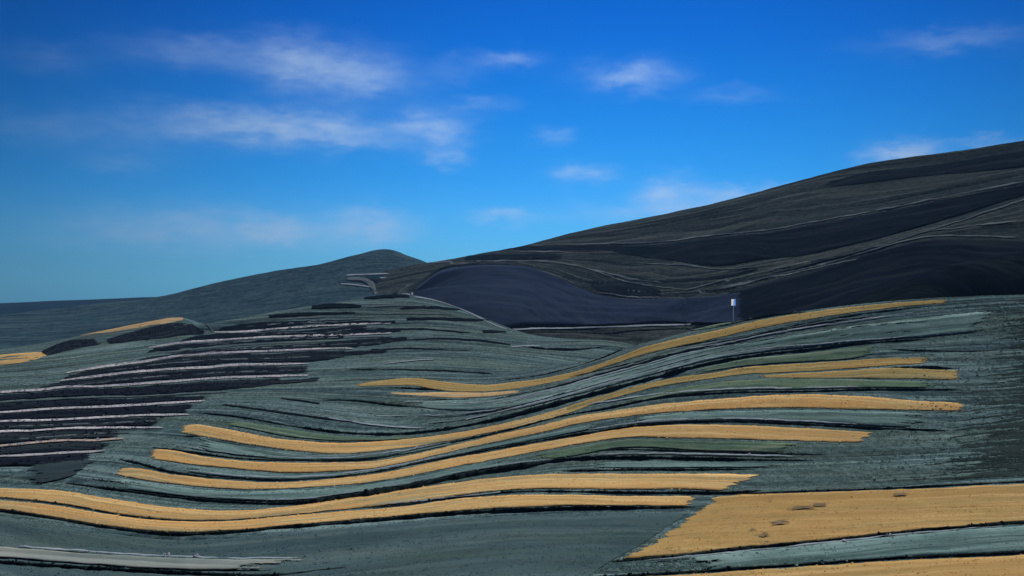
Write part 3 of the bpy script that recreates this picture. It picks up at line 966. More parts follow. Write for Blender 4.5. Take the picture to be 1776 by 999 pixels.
gold([(672, 680), (720, 681), (770, 680), (850, 680), (905, 676)], [(672, 682), (720, 686), (770, 690), (850, 688), (905, 680)],
     'short golden sliver below the dark slit in the middle of the valley', 'gold_pale')
gold([(-120, 622), (0, 615), (50, 611), (95, 609)], [(-120, 640), (0, 634), (50, 627), (95, 611)], 'dull golden wedge at the far left edge', name='grain_strip', group='golden grain strips on the left spur')
gold([(138, 580), (200, 569), (260, 556), (321, 548)], [(138, 582), (200, 576), (260, 566), (321, 555)], 'thin yellow strip along the crest of the left spur', 'gold_pale', group='golden grain strips on the left spur')

M['weeds'] = strip_mat('dark_weeds', (.30, .23, .14), (.16, .13, .09), (.30, .22, .12), 1.0, weedy=.5, ragged=2.2, weed=(.09, .085, .07), endsoft=7, nscale=7)
for k_, (u_, v_, w_, h_) in enumerate([(1325, 927, 30, 4), (1304, 917, 26, 3), (1352, 905, 34, 4), (1392, 880, 38, 3), (1420, 875, 30, 3), (1560, 857, 30, 3), (1240, 903, 12, 3), (1418, 929, 12, 5), (1335, 867, 14, 3)]):
    us_ = np.linspace(-1, 1, 7)
    strip('weed_patch', near, [(u_ + w_ * q, v_ - h_ * (1 - q * q) ** .5 - q * 2 - .3) for q in us_], [(u_ + w_ * q, v_ + h_ * (1 - q * q) ** .5 - q * 2 + .3) for q in us_], M['weeds'], lift=.32, rough=.22,
          label=['darkest weed patch low in the broad golden field', 'small weed patch just up-left of the darkest one', 'weed patch in the middle of the broad golden field', 'upper weed patch of the slanting row in the broad golden field',
                 'faint weed patch touching the upper one at its right', 'faint weed patch near the top edge of the broad golden field', 'tiny weed patch near the slanted left side of the broad golden field',
                 'small weed patch just above the lower edge of the broad golden field', 'tiny weed patch near the upper left of the broad golden field'][k_], cat='weed patch', group='weed patches in the broad golden field')

# ------------------------------------------------------------------ green strips
GR = 'green crop strips between the golden ones'


def green(rows, label, mat='green', **kw):
    t, b = TB(rows)
    return strip('crop_strip', near, t, b, M[mat], label=label, cat='crop strip', group=GR, **kw)


green([(700, 697, 703), (800, 693, 712), (900, 684, 704), (1000, 664, 683), (1109, 636, 655), (1228, 604, 625), (1300, 594, 613), (1400, 577, 602), (1500, 562, 592), (1620, 548, 583), (1745, 535, 570)],
      'broad blue-green band above the thickest dark bank, widening to the right', 'blue_green', lift=.3)
green([(360, 724, 731), (420, 731, 741), (500, 744, 757), (602, 757, 764), (704, 757, 760), (760, 750, 753)], 'green sliver just above the highest left golden strip', 'green', lift=.3)
green([(320, 754, 776), (400, 770, 788), (500, 786, 796), (600, 790, 796), (704, 782, 786), (805, 763, 765)], 'blue-green strip between the upper two left golden tips', 'blue_green', lift=.3)
green([(290, 803, 812), (400, 815, 827), (500, 823, 830), (600, 819, 824), (704, 804, 807), (805, 781, 785), (941, 753, 760), (1060, 729, 737)], 'blue-green strip between the lower two left golden tips', 'blue_green', lift=.3)
green([(150, 828, 842), (220, 831, 848), (305, 844, 858), (400, 852, 866), (500, 850, 867), (602, 844, 855), (704, 830, 840), (805, 809, 819), (907, 790, 803)], 'blue-green band above the dark bank over the lowest golden sweep', 'blue_green', lift=.3)
green([(907, 790, 801), (1000, 775, 789), (1070, 764, 777), (1220, 765, 781), (1330, 767, 784), (1420, 770, 785)], 'green band under the right-hand golden strip that ends in a point', 'green', lift=.3)
green([(1000, 802, 812), (1132, 800, 811), (1264, 802, 810), (1400, 804, 809)], 'narrow silvery strip just above the slant-ended golden band', 'blue_green', lift=.25)
green([(1060, 699, 708), (1132, 682, 690), (1264, 661, 677), (1395, 657, 675), (1505, 659, 672), (1660, 662, 672)], 'green strip between the two blunt-ended right golden strips', 'green', lift=.3)
green([(1060, 730, 739), (1132, 721, 733), (1264, 713, 728), (1395, 711, 732), (1505, 713, 738), (1640, 716, 742)], 'green strip below the right golden strip with the blunt far end', 'blue_green', lift=.3)
green([(1169, 651, 654), (1288, 623, 635), (1400, 612, 627), (1469, 603, 623), (1560, 598, 605)], 'dark green strip between the thickest bank and the pointed golden strip', 'green', lift=.3)
green([(1095, 978, 997), (1200, 967, 991), (1300, 954, 984), (1450, 940, 974), (1600, 925, 964), (1776, 911, 957), (1990, 897, 947), (2350, 874, 931)], 'blue-green band between the two golden fields at lower right', 'blue_green', lift=.3, nc=8)
green([(-120, 944, 962), (0, 948, 966), (120, 957, 975), (250, 965, 984), (400, 970, 988), (500, 970, 984), (592, 969, 972)], 'pale grey-green strip near the bottom left corner', 'beige', lift=.3)
green([(1090, 596, 599), (1160, 570, 579), (1230, 561, 569), (1290, 556, 560)], 'small green strip above the uppermost golden strip, by the signpost', 'green', lift=.3)

# ------------------------------------------------------------------ dark banks
bank(near, [(345, 716, 4), (420, 724, 4), (500, 738, 5), (602, 751, 6), (704, 752, 7), (805, 739, 9), (873, 725, 10), (975, 698, 12), (1050, 678, 12), (1109, 662, 11), (1169, 646, 10), (1228, 631, 9), (1288, 620, 8), (1347, 612, 8), (1399, 607, 7), (1469, 598, 6), (1559, 591, 5), (1612, 588, 3)],
     9, 'thickest dark bank, sweeping from the valley floor up to the right')
bank(near, [(262, 776, 3), (313, 782, 4), (355, 788, 4), (400, 794, 4), (500, 799, 4), (600, 799, 4), (646, 796, 4), (737, 777, 4), (805, 763, 4), (873, 748, 4), (975, 722, 4), (1060, 707, 5), (1132, 692, 5), (1264, 681, 6), (1395, 679, 6), (1505, 676, 6), (1670, 676, 5)],
     4, 'thin dark bank along the upper side of the middle left golden strip')
bank(near, [(205, 797, 4), (236, 803, 5), (287, 817, 4), (338, 825, 4), (400, 830, 4), (500, 833, 4), (585, 827, 4), (670, 815, 4), (737, 801, 4), (805, 788, 5), (873, 776, 5), (941, 764, 5), (1000, 754, 5), (1110, 738, 5), (1264, 731, 5), (1395, 736, 5), (1505, 742, 5), (1645, 747, 4)],
     4, 'thin dark bank along the upper side of the lowest left golden tip')
bank(near, [(112, 838, 4), (204, 850, 5), (305, 863, 6), (400, 871, 8), (500, 873, 10), (600, 862, 10), (704, 845, 11), (805, 825, 11), (907, 809, 11), (975, 798, 11), (1100, 794, 9), (1264, 797, 7), (1412, 799, 4)],
     8, 'thick dark bank just above the lowest golden sweep')
bank(near, [(960, 786, 3), (1070, 780, 4), (1220, 784, 4), (1432, 789, 3)], 4, 'short dark bank ending right of centre, under a green band')
bank(near, [(975, 817, 4), (1100, 815, 5), (1176, 815, 5), (1307, 814, 4)], 4, 'dark bank touching the top of the slant-ended golden band')
bank(near, [(-120, 880, 6), (0, 886, 5), (100, 901, 5), (200, 917, 6), (300, 927, 7), (400, 923, 7), (500, 914, 7), (600, 907, 7), (700, 898, 8), (800, 890, 9), (900, 885, 10), (1000, 882, 10), (1100, 881, 10), (1205, 880, 6)],
     7, 'lowest long dark bank, under the lowest golden sweep')
bank(near, [(640, 881, 2), (700, 876, 3), (800, 861, 4), (900, 853, 5), (1000, 853, 5), (1100, 855, 6), (1200, 855, 7), (1270, 855, 7), (1320, 851, 4)], 5, 'dark bank splitting the two lowest golden bands')
bank(near, [(-60, 858, 2), (40, 867, 2), (120, 877, 3), (200, 892, 3), (300, 903, 3), (340, 904, 2)], 3, 'faint dark furrow bank inside the golden sweep at far left')
bank(near, [(1066, 975, 4), (1200, 962, 4), (1300, 951, 5), (1450, 937, 6), (1600, 921, 6), (1776, 907, 6), (1990, 893, 6), (2350, 871, 6)], 5, 'dark bank under the broad golden field')
bank(near, [(1040, 1002, 4), (1200, 993, 5), (1400, 979, 5), (1600, 967, 6), (1776, 959, 6), (1990, 949, 6), (2350, 933, 6)], 5, 'dark bank above the golden field in the bottom right corner')
bank(near, [(1268, 858, 5), (1330, 855, 4), (1500, 849, 4), (1776, 836, 5), (1990, 828, 5), (2350, 815, 5)], 4, 'thin dark bank along the top of the broad golden field')
bank(near, [(668, 672, 4), (700, 673, 6), (740, 675, 6), (768, 678, 3)], 5, 'small dark slit bank in the middle golden patch')
bank(near, [(560, 694, 6), (620, 695, 6), (665, 701, 6), (722, 706, 3)], 6, 'short dark bank left of the middle golden patch')
bank(near, [(985, 655, 3), (1050, 640, 4), (1129, 622, 4), (1189, 610, 4), (1248, 599, 4), (1310, 590, 3)], 4, 'dark bank close under the uppermost golden strip')
bank(near, [(1150, 606, 3), (1228, 592, 3), (1288, 583, 4), (1399, 561, 4), (1500, 544, 4), (1600, 532, 3)], 4, 'thin dark bank edging the uppermost golden strip below')
bank(near, [(870, 660, 2), (950, 648, 3), (1040, 622, 3), (1090, 602, 1.5)], 3, 'thin dark bank edging the uppermost golden strip above, near the valley bottom')
bank(near, [(1210, 570, 3), (1260, 563, 5), (1330, 548, 6), (1400, 541, 3)], 4, 'dark bank on the crest behind the uppermost golden strip')
bank(near, [(1540, 606, 5), (1600, 608, 7), (1640, 609, 4), (1712, 609, 3)], 5, 'short dark bank above the pointed right golden end')
bank(near, [(1540, 637, 4), (1600, 637, 6), (1660, 639, 4)], 5, 'short dark bank between the two right golden prongs')
bank(near, [(300, 756, 4), (360, 757, 3)], 4, 'tiny dark bank under the highest left golden tip')
bank(near, [(880, 708, 3), (940, 694, 3), (1010, 673, 3), (1060, 664, 2)], 3, 'thin dark bank just above the thickest one')
bank(near, [(-120, 968, 6), (0, 976, 8), (150, 986, 9), (300, 994, 9), (480, 998, 5), (600, 985, 3)], 8, 'dark bank in the bottom left corner under the pale strip')
bank(near, [(160, 832, 3), (260, 842, 3), (350, 852, 3), (430, 857, 2)], 3, 'thin dark bank in the green band at lower left')
bank(near, [(900, 600, 3), (940, 604, 5), (1000, 606, 4), (1060, 600, 3)], 3, 'dark scrub bank on the valley floor below the pale track')

# ------------------------------------------------------------------ left terraces: pale margins and dark plots
T = []
LINES = [
    # (points, label, brightness)
    ([(420, 567), (480, 562), (560, 559), (620, 557)], 'dim margin between the two uppermost long terraces at the knoll shoulder', 'edge_dim'),
    ([(330, 600), (400, 594), (480, 589), (600, 585), (690, 583)], 'dim margin third below the spur tip', 'edge_dim'),
    ([(300, 620), (380, 608), (460, 603), (560, 598), (680, 594)], 'dim margin fourth below the spur tip', 'edge_dim'),
    ([(180, 644), (260, 634), (360, 625), (470, 621), (560, 618)], 'dim margin just above the brightest margin', 'edge_dim'),
    ([(60, 678), (160, 665), (260, 654), (380, 646), (540, 641)], 'dim margin between the brightest margin and the one below it', 'edge_dim'),
    ([(-60, 741), (60, 738), (180, 733), (300, 729)], 'dim margin just above the straight whitish one', 'edge_dim'),
    ([(-60, 765), (60, 759), (200, 750), (260, 749)], 'dim margin between the straight whitish one and the yellowish one', 'edge_dim'),
    ([(640, 546), (700, 543), (790, 546)], 'dim line curving over the knoll under the ridge track', 'edge_dim'),
    ([(620, 534), (680, 530), (760, 531)], 'dim line just under the summit of the knoll', 'edge_dim'),
    ([(465, 554), (518, 552), (580, 549)], 'short pale margin near the knoll top, above the second dark slab', 'edge_dim'),
    ([(505, 561), (560, 555), (603, 554), (640, 550)], 'short pale margin under the top terraces of the knoll', 'edge_dim'),
    ([(369, 576), (427, 575), (471, 571), (550, 566), (600, 563), (686, 560)], 'pale margin that starts where the left spur meets the knoll', 'edge'),
    ([(415, 581), (518, 577), (574, 576), (595, 572), (629, 569), (686, 567)], 'pale margin just below the one that meets the spur', 'edge_dim'),
    ([(255, 603), (318, 594), (395, 589), (454, 585), (550, 582), (620, 580), (686, 577)], 'pale margin running right from below the spur tip', 'edge'),
    ([(284, 612), (352, 604), (403, 600), (463, 596), (550, 592), (620, 590)], 'pale margin second below the spur tip', 'edge_dim'),
    ([(110, 647), (162, 638), (213, 631), (250, 627), (293, 619), (344, 615), (403, 611), (471, 609), (552, 605), (622, 604)], 'long pale margin with a bright right end on the upper terraces', 'edge'),
    ([(94, 661), (162, 653), (230, 645), (300, 640), (369, 636), (403, 633), (471, 632), (543, 630)], 'brightest pale margin, with a squared right end', 'edge'),
    ([(-60, 684), (0, 680), (77, 675), (110, 671), (170, 670), (230, 666), (300, 661), (386, 655), (454, 653), (543, 650)], 'pale margin next below the brightest one', 'edge'),
    ([(-60, 700), (0, 697), (77, 693), (153, 689), (238, 687), (300, 684), (352, 681), (420, 679)], 'faint bluish margin halfway down the terraces', 'edge_dim'),
    ([(-60, 718), (0, 715), (102, 708), (162, 706), (238, 702), (300, 698), (370, 694)], 'pale margin just below the faint bluish one', 'edge'),
    ([(-60, 733), (14, 730), (68, 729), (170, 724), (238, 720), (300, 719), (342, 718)], 'pale margin third from the bottom whose right end nears the highest golden tip', 'edge'),
    ([(-60, 750), (0, 748), (68, 746), (102, 743), (170, 742), (292, 741)], 'straight whitish margin level with the highest left golden tip', 'edge'),
    ([(-60, 776), (0, 773), (42, 769), (102, 764), (170, 763), (228, 759)], 'warm pinkish-yellow margin among the lowest dark terraces', 'warm'),
    ([(-60, 793), (0, 791), (80, 787), (136, 784), (202, 780)], 'lowest pale margin on the dark terraces', 'edge'),
]
M['warm'] = strip_mat('yellow_grass_margin', (.74, .62, .54), (.38, .32, .28), (.26, .22, .18), 1.2, weedy=.5)
for pts, lab, mm in LINES:
    n = len(pts)
    wpts = [(p[0], p[1], (3.9 if mm != 'edge_dim' else 2.8) * (0.45 if i in (0, n - 1) else 1)) for i, p in enumerate(pts)]
    line('terrace_margin', near, wpts, 3, M[mm], label=lab, cat='terrace margin', group='pale margins of the left terraces', lift=.35, jit=.7)

PLOTS = [
    ([(0, 806), (80, 801), (150, 797), (205, 792)], [(0, 838), (60, 838), (120, 826), (160, 808)], 'dull', 'dull lowest plot above the golden sweep at far left'),
    ([(-60, 796), (0, 794), (80, 790), (136, 787), (185, 784)], [(-60, 812), (0, 808), (80, 806), (136, 801), (170, 797)], 'soil', 'dark plot under the lowest pale margin'),
    ([(-60, 779), (0, 776), (42, 772), (102, 768), (170, 767), (215, 764)], [(-60, 791), (0, 788), (80, 785), (136, 782), (170, 779), (200, 776)], 'soil', 'dark plot between the yellowish margin and the lowest one'),
    ([(-60, 753), (0, 751), (68, 749), (102, 746), (170, 745), (230, 745)], [(-60, 772), (0, 769), (42, 765), (102, 761), (170, 759), (225, 756)], 'soil', 'dark plot above the yellowish margin'),
    ([(-60, 736), (14, 733), (68, 732), (170, 727), (238, 724), (300, 723)], [(-60, 746), (0, 745), (68, 743), (102, 740), (170, 739), (290, 737)], 'soil', 'dark plot above the straight whitish margin'),
    ([(-60, 721), (0, 718), (102, 711), (162, 709), (238, 705), (300, 702), (350, 700)], [(-60, 730), (14, 727), (68, 726), (170, 721), (238, 717), (300, 716), (340, 714)], 'soil', 'dark plot third up from the whitish margin'),
    ([(-60, 702), (0, 699), (77, 695), (153, 691), (238, 690), (300, 687), (370, 686)], [(-60, 715), (0, 712), (102, 705), (162, 703), (238, 699), (300, 695), (370, 692)], 'soil', 'dark plot under the faint bluish margin'),
    ([(-60, 688), (0, 684), (77, 679), (110, 675), (170, 673), (230, 670), (300, 665), (386, 659), (454, 657), (500, 656)], [(-60, 697), (0, 694), (77, 690), (153, 686), (238, 685), (300, 681), (352, 678), (420, 673), (490, 664)], 'soil', 'wide dark plot above the faint bluish margin'),
    ([(94, 664), (162, 656), (230, 648), (300, 643), (369, 639), (403, 636), (471, 635), (543, 634)], [(50, 675), (110, 668), (170, 667), (230, 663), (300, 658), (386, 652), (454, 650), (543, 646)], 'soil', 'dark plot under the brightest margin'),
    ([(130, 647), (162, 641), (213, 634), (250, 630), (293, 622), (344, 618), (403, 614), (471, 613), (552, 608), (610, 608)], [(100, 658), (162, 650), (230, 642), (300, 637), (369, 633), (403, 629), (471, 628), (543, 627), (610, 616)], 'soil', 'dark plot above the brightest margin'),
    ([(230, 626), (284, 615), (352, 607), (403, 603), (463, 599), (550, 595), (640, 588), (686, 582)], [(215, 629), (293, 617), (344, 612), (403, 608), (471, 606), (552, 602), (640, 600), (690, 592)], 'soil', 'dark plot below the knoll, ending near the green middle'),
    ([(265, 604), (318, 597), (395, 592), (454, 588), (550, 585), (600, 583)], [(250, 612), (310, 606), (352, 601), (403, 597), (463, 593), (550, 589), (600, 586)], 'slab', 'narrow black plot below the spur tip'),
    ([(330, 585), (369, 579), (427, 578), (518, 573), (600, 566), (640, 564)], [(300, 594), (369, 589), (427, 585), (518, 580), (600, 574), (640, 569)], 'slab', 'black plot where the spur meets the knoll'),
    ([(385, 568), (420, 561), (460, 557), (510, 557), (560, 553)], [(375, 573), (427, 572), (471, 568), (520, 564), (570, 558)], 'slab', 'black slab at the left shoulder of the knoll'),
    ([(463, 546), (490, 543), (527, 541), (580, 541), (620, 541)], [(465, 551), (490, 551), (527, 549), (580, 545), (620, 543)], 'slab', 'second black slab from the top of the knoll, left side'),
    ([(538, 530), (560, 527), (600, 526), (630, 530)], [(538, 536), (560, 536), (600, 535), (630, 533)], 'slab', 'short black slab on the knoll skyline'),
    ([(628, 514), (650, 511), (690, 510), (714, 513)], [(628, 518), (650, 519), (690, 517), (714, 516)], 'slab', 'topmost black slab beside the ridge track'),
    ([(560, 558), (600, 556), (634, 555), (660, 556)], [(560, 562), (600, 560), (634, 559), (660, 559)], 'slab', 'small black plot high on the knoll'),
    ([(690, 533), (740, 530), (800, 535)], [(690, 537), (740, 535), (800, 538)], 'slab', 'faint dark band across the knoll top'),
    ([(440, 569), (520, 566), (600, 558), (690, 556)], [(440, 573), (520, 571), (600, 564), (690, 560)], 'slab', 'long thin black plot just under the knoll shoulder'),
    ([(500, 583), (560, 579), (640, 573), (700, 570)], [(500, 589), (560, 586), (640, 579), (700, 574)], 'slab', 'black plot in the middle of the upper knoll terraces'),
    ([(560, 593), (640, 587), (710, 584)], [(560, 601), (640, 596), (710, 590)], 'slab', 'black plot at the right end of the upper knoll terraces'),
    ([(520, 612), (600, 609), (680, 606)], [(520, 617), (600, 616), (680, 611)], 'soil', 'dark plot right of the long pale margin with a bright right end'),
    ([(440, 661), (500, 658), (560, 655)], [(440, 667), (500, 664), (560, 659)], 'soil', 'small dark plot under the right end of the pale margin next below the brightest one'),
    ([(700, 551), (760, 550), (830, 553), (850, 554)], [(700, 555), (760, 555), (830, 557), (850, 556)], 'slab', 'faint dark band below the ridge track'),
    ([(835, 573), (860, 572), (880, 575)], [(835, 578), (860, 578), (880, 577)], 'slab', 'small dark notch where the ridge track meets the valley'),
    ([(180, 590), (230, 575), (280, 562), (320, 560), (345, 568), (360, 577)], [(185, 597), (230, 592), (280, 586), (320, 582), (340, 580), (355, 580)], 'soil', 'dark hump of soil below the thin yellow strip of the spur'),
    ([(70, 610), (110, 592), (170, 586)], [(80, 616), (130, 606), (180, 596)], 'soil', 'dark soil between the far left golden wedge and the spur'),
]
M['dull'] = strip_mat('dull_fallow', (.05, .075, .090), (.026, .042, .054), (.05, .06, .06), 1.0, endsoft=25)
for top, bot, mm, lab in PLOTS:
    strip('soil_plot', near, top, bot, M[mm], lift=.35, label=lab, cat='soil plot', group='dark plots of the left terraces', jit=1.5)

line('terrace_margin', near, [(318, 549, 2), (345, 555, 3), (360, 564, 3), (371, 576, 3)], 3, M['edge_dim'], label='curved pale margin dropping from the tip of the left spur', cat='terrace margin', lift=.5)
line('path', near, [(712, 514, 2), (740, 518, 2.5), (763, 523, 3), (790, 531, 3), (830, 550, 3.4), (860, 564, 3.4), (886, 573, 3)], 3, M['track'], kind='structure', lift=.3)
line('path', right_hill, [(880, 572, 3), (920, 570, 3), (975, 569, 2.4), (1060, 567, 3), (1130, 564, 3.4), (1200, 562, 2)], 3, M['track'], kind='structure', lift=2.8)
line('path', near, [(1205, 560, 2.5), (1248, 556, 3), (1288, 550, 3.2), (1320, 543, 3), (1350, 540, 3), (1390, 539, 2)], 3, M['track'], kind='structure', lift=.5)
for pts, lab in [
    ([(880, 602), (920, 600), (943, 600)], 'short pale margin on the valley floor beside a dark bank'),
    ([(660, 632), (700, 627), (760, 622)], 'faint pale margin in the green middle of the valley'),
    ([(560, 722), (640, 735), (700, 741), (760, 741)], 'pale line above the left part of the thickest bank'),
    ([(800, 729), (873, 712), (960, 691), (1040, 668), (1120, 650)], 'bright bluish line riding along the top of the thickest bank'),
    ([(1130, 648), (1228, 622), (1320, 605), (1400, 598), (1500, 589), (1600, 581)], 'pale bluish line above the right part of the thickest bank'),
    ([(820, 707), (900, 692), (980, 668)], 'thin pale line in the middle of the blue-green band'),
    ([(1180, 607), (1260, 594), (1340, 578), (1480, 556), (1600, 540)], 'thin pale line between the two banks under the uppermost golden strip'),
]:
    n = len(pts)
    line('terrace_margin', near, [(p[0], p[1], 1.4 if i in (0, n - 1) else 2.6) for i, p in enumerate(pts)], 2.6, M['track'], label=lab, cat='terrace margin', group='pale lines on the valley slopes', lift=.4, jit=1.6)

def between(a_, b_, f, n=40):
    p, q = resample(a_, n), resample(b_, n)
    return p * (1 - f) + q * f


TOP_A = [(640, 672), (720, 673), (850, 681), (950, 666), (1060, 636), (1220, 594), (1440, 549), (1650, 525)]
TOP_B = [(640, 746), (720, 745), (850, 726), (950, 700), (1060, 670), (1220, 626), (1440, 595), (1600, 583)]
for f, lab in [(.16, 'first'), (.33, 'second'), (.5, 'third'), (.66, 'fourth'), (.84, 'fifth')]:
    q = between(TOP_A, TOP_B, f)
    k0, k1 = {.16: (8, 36), .33: (2, 30), .5: (6, 38), .66: (0, 28), .84: (3, 37)}[f]
    pts = [(p_[0], p_[1], 0.8 + 1.6 * math.sin(math.pi * (i_ + .5) / (k1 - k0))) for i_, p_ in enumerate(q[k0:k1])]
    line('terrace_margin', near, pts, 2.4, M['track'] if f in (.33, .66) else M['edge_dim'], label=lab + ' thin pale line below the uppermost golden strip, counted downhill', cat='terrace margin', group='pale lines on the valley slopes', lift=.35, jit=2.2)
for f, lab in [(.25, 'upper'), (.74, 'lower')]:
    q = between(TOP_A, TOP_B, f)[4:34]
    bank(near, [(p_[0], p_[1], 2.6 if 0 < i_ < 29 else 1) for i_, p_ in enumerate(q)], 2.5, lab + ' of two faint dark banks inside the broad blue-green band')
for pts, lab in [
    ([(300, 770), (400, 786), (500, 793), (600, 793), (700, 780), (800, 762)], 'thin pale line just above the bank of the middle left golden strip'),
    ([(1000, 704), (1132, 684), (1264, 674), (1395, 672), (1505, 670)], 'thin pale line between the pointed golden strip and the dark bank below it'),
    ([(300, 812), (400, 824), (500, 827), (600, 820), (700, 805), (800, 783)], 'thin pale line just above the bank of the lowest left golden tip'),
    ([(1000, 748), (1110, 732), (1264, 725), (1395, 730), (1505, 736)], 'thin pale line right of centre above the lowest golden strip with a left tip'),
    ([(320, 857), (420, 864), (500, 866), (600, 855), (700, 838), (805, 817), (907, 801), (1000, 792)], 'bright pale line riding on the thick bank over the lowest golden sweep'),
    ([(1000, 788), (1132, 786), (1264, 788), (1400, 792)], 'thin pale line among the short dark banks right of centre'),
    ([(640, 876), (720, 869), (800, 860), (900, 850)], 'thin pale line on the seam of the two lowest golden bands'),
    ([(1090, 974), (1200, 964), (1400, 944), (1600, 923), (1776, 909)], 'pale fringe just below the broad golden field'),
    ([(0, 944), (120, 953), (250, 962), (400, 967), (560, 967)], 'pale fringe along the top of the grey-green strip at bottom left'),
]:
    n = len(pts)
    line('terrace_margin', near, [(p[0], p[1], 1.2 if i in (0, n - 1) else 2.4) for i, p in enumerate(pts)], 2.4, M['track'], label=lab, cat='terrace margin', group='pale lines on the valley slopes', lift=.35, jit=1.6)
for pts, lab in [
    ([(560, 576), (640, 572), (740, 571), (820, 577)], 'highest of the thin dark furrows over the green knoll'),
    ([(690, 590), (760, 587), (850, 592), (890, 598)], 'second thin dark furrow over the green knoll'),
    ([(640, 606), (720, 604), (820, 609)], 'third thin dark furrow over the green knoll'),
    ([(600, 640), (680, 640), (780, 643), (860, 648)], 'thin dark furrow just above the middle golden patch'),
    ([(480, 690), (520, 694), (560, 700)], 'short thin dark furrow left of the middle of the valley'),
    ([(380, 700), (460, 710), (540, 722), (620, 730)], 'thin dark furrow above the left end of the thickest bank'),
    ([(1450, 570), (1540, 562), (1640, 556)], 'thin dark furrow in the green at upper right'),
    ([(1420, 586), (1520, 577), (1600, 574)], 'second thin dark furrow in the green at upper right'),
]:
    n = len(pts)
    line('furrow', near, [(p[0], p[1], 1.2 if i in (0, n - 1) else 3.0) for i, p in enumerate(pts)], 3, M['slab'], label=lab, cat='furrow', group='thin dark furrows on the green slopes', lift=.3, jit=1.6)

# ------------------------------------------------------------------ right hill: ploughed hollow, dark slopes, contour margins
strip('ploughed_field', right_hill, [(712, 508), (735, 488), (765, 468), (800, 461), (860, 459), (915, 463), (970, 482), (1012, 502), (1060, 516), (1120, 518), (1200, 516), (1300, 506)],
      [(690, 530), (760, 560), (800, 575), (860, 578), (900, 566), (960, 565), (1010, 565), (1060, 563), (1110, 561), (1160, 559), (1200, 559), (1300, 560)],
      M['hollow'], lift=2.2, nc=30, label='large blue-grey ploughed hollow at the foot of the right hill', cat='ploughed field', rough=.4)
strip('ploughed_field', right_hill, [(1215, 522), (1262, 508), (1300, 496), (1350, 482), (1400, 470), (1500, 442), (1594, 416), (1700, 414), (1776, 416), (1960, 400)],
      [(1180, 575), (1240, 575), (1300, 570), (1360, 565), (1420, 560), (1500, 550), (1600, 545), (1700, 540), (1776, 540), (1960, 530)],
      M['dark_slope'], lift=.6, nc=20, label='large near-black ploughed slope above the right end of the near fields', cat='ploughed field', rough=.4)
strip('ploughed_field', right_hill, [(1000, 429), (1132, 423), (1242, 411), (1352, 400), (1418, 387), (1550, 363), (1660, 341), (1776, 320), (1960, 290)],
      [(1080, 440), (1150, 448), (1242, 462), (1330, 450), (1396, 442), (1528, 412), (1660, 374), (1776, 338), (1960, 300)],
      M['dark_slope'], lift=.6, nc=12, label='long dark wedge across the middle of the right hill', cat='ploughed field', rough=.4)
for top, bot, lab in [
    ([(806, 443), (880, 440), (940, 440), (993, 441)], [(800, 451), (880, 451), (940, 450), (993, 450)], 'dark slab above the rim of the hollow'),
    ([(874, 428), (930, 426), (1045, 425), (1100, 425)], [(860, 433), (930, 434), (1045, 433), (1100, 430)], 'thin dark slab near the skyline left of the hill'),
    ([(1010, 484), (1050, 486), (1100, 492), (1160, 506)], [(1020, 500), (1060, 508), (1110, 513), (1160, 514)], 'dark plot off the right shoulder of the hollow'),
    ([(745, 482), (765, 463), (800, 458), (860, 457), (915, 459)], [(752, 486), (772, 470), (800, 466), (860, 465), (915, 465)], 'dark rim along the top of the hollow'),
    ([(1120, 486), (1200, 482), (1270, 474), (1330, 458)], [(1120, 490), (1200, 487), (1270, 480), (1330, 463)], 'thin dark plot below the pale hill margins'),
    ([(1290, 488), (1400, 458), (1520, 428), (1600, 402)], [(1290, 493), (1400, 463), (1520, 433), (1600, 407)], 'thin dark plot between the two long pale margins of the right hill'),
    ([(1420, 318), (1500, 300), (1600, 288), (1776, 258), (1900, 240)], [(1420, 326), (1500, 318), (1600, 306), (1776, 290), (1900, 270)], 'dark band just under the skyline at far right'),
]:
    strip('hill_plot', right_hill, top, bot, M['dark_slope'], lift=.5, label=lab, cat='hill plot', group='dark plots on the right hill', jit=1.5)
for pts, lab in [
    ([(1000, 424), (1132, 420), (1242, 407), (1352, 396), (1418, 383), (1550, 359), (1660, 337), (1776, 315), (1900, 295)], 'upper long pale margin, above the dark wedge of the right hill'),
    ([(1180, 506), (1242, 489), (1330, 470), (1396, 455), (1528, 424), (1660, 384), (1776, 346), (1900, 310)], 'long pale margin climbing under the dark wedge'),
    ([(1160, 510), (1273, 496), (1340, 478), (1396, 466), (1506, 436), (1594, 412), (1700, 409), (1776, 412)], 'pale margin along the top of the near-black slope'),
    ([(990, 458), (1030, 469), (1066, 482), (1120, 494), (1190, 502)], 'pale margin slanting down right of the hollow'),
    ([(736, 456), (806, 454), (880, 453), (942, 453), (1000, 460), (1045, 472), (1100, 484), (1150, 490)], 'pale margin running from the saddle over the hollow'),
    ([(925, 468), (950, 473), (976, 482), (1012, 499)], 'short pale edge on the right lip of the hollow'),
    ([(880, 436), (940, 436), (1000, 438)], 'short pale margin between the two slabs above the hollow'),
    ([(1030, 507), (1060, 509), (1085, 514), (1150, 516)], 'broken pale margin just right of the hollow'),
    ([(1100, 455), (1180, 459), (1260, 466), (1320, 462)], 'faint pale margin in the middle of the right hill'),
    ([(1240, 500), (1300, 488), (1380, 472), (1500, 446)], 'short pale line close over the near-black slope'),
    ([(1600, 402), (1680, 392), (1776, 382)], 'faint pale line at the far right edge of the hill'),
]:
    n = len(pts)
    line('hill_margin', right_hill, [(p[0], p[1], 1.4 if i in (0, n - 1) else 2.6) for i, p in enumerate(pts)], 2.6, M['edge_dim'], label=lab, cat='hill margin', group='pale contour margins on the right hill', lift=.7, jit=2.0)

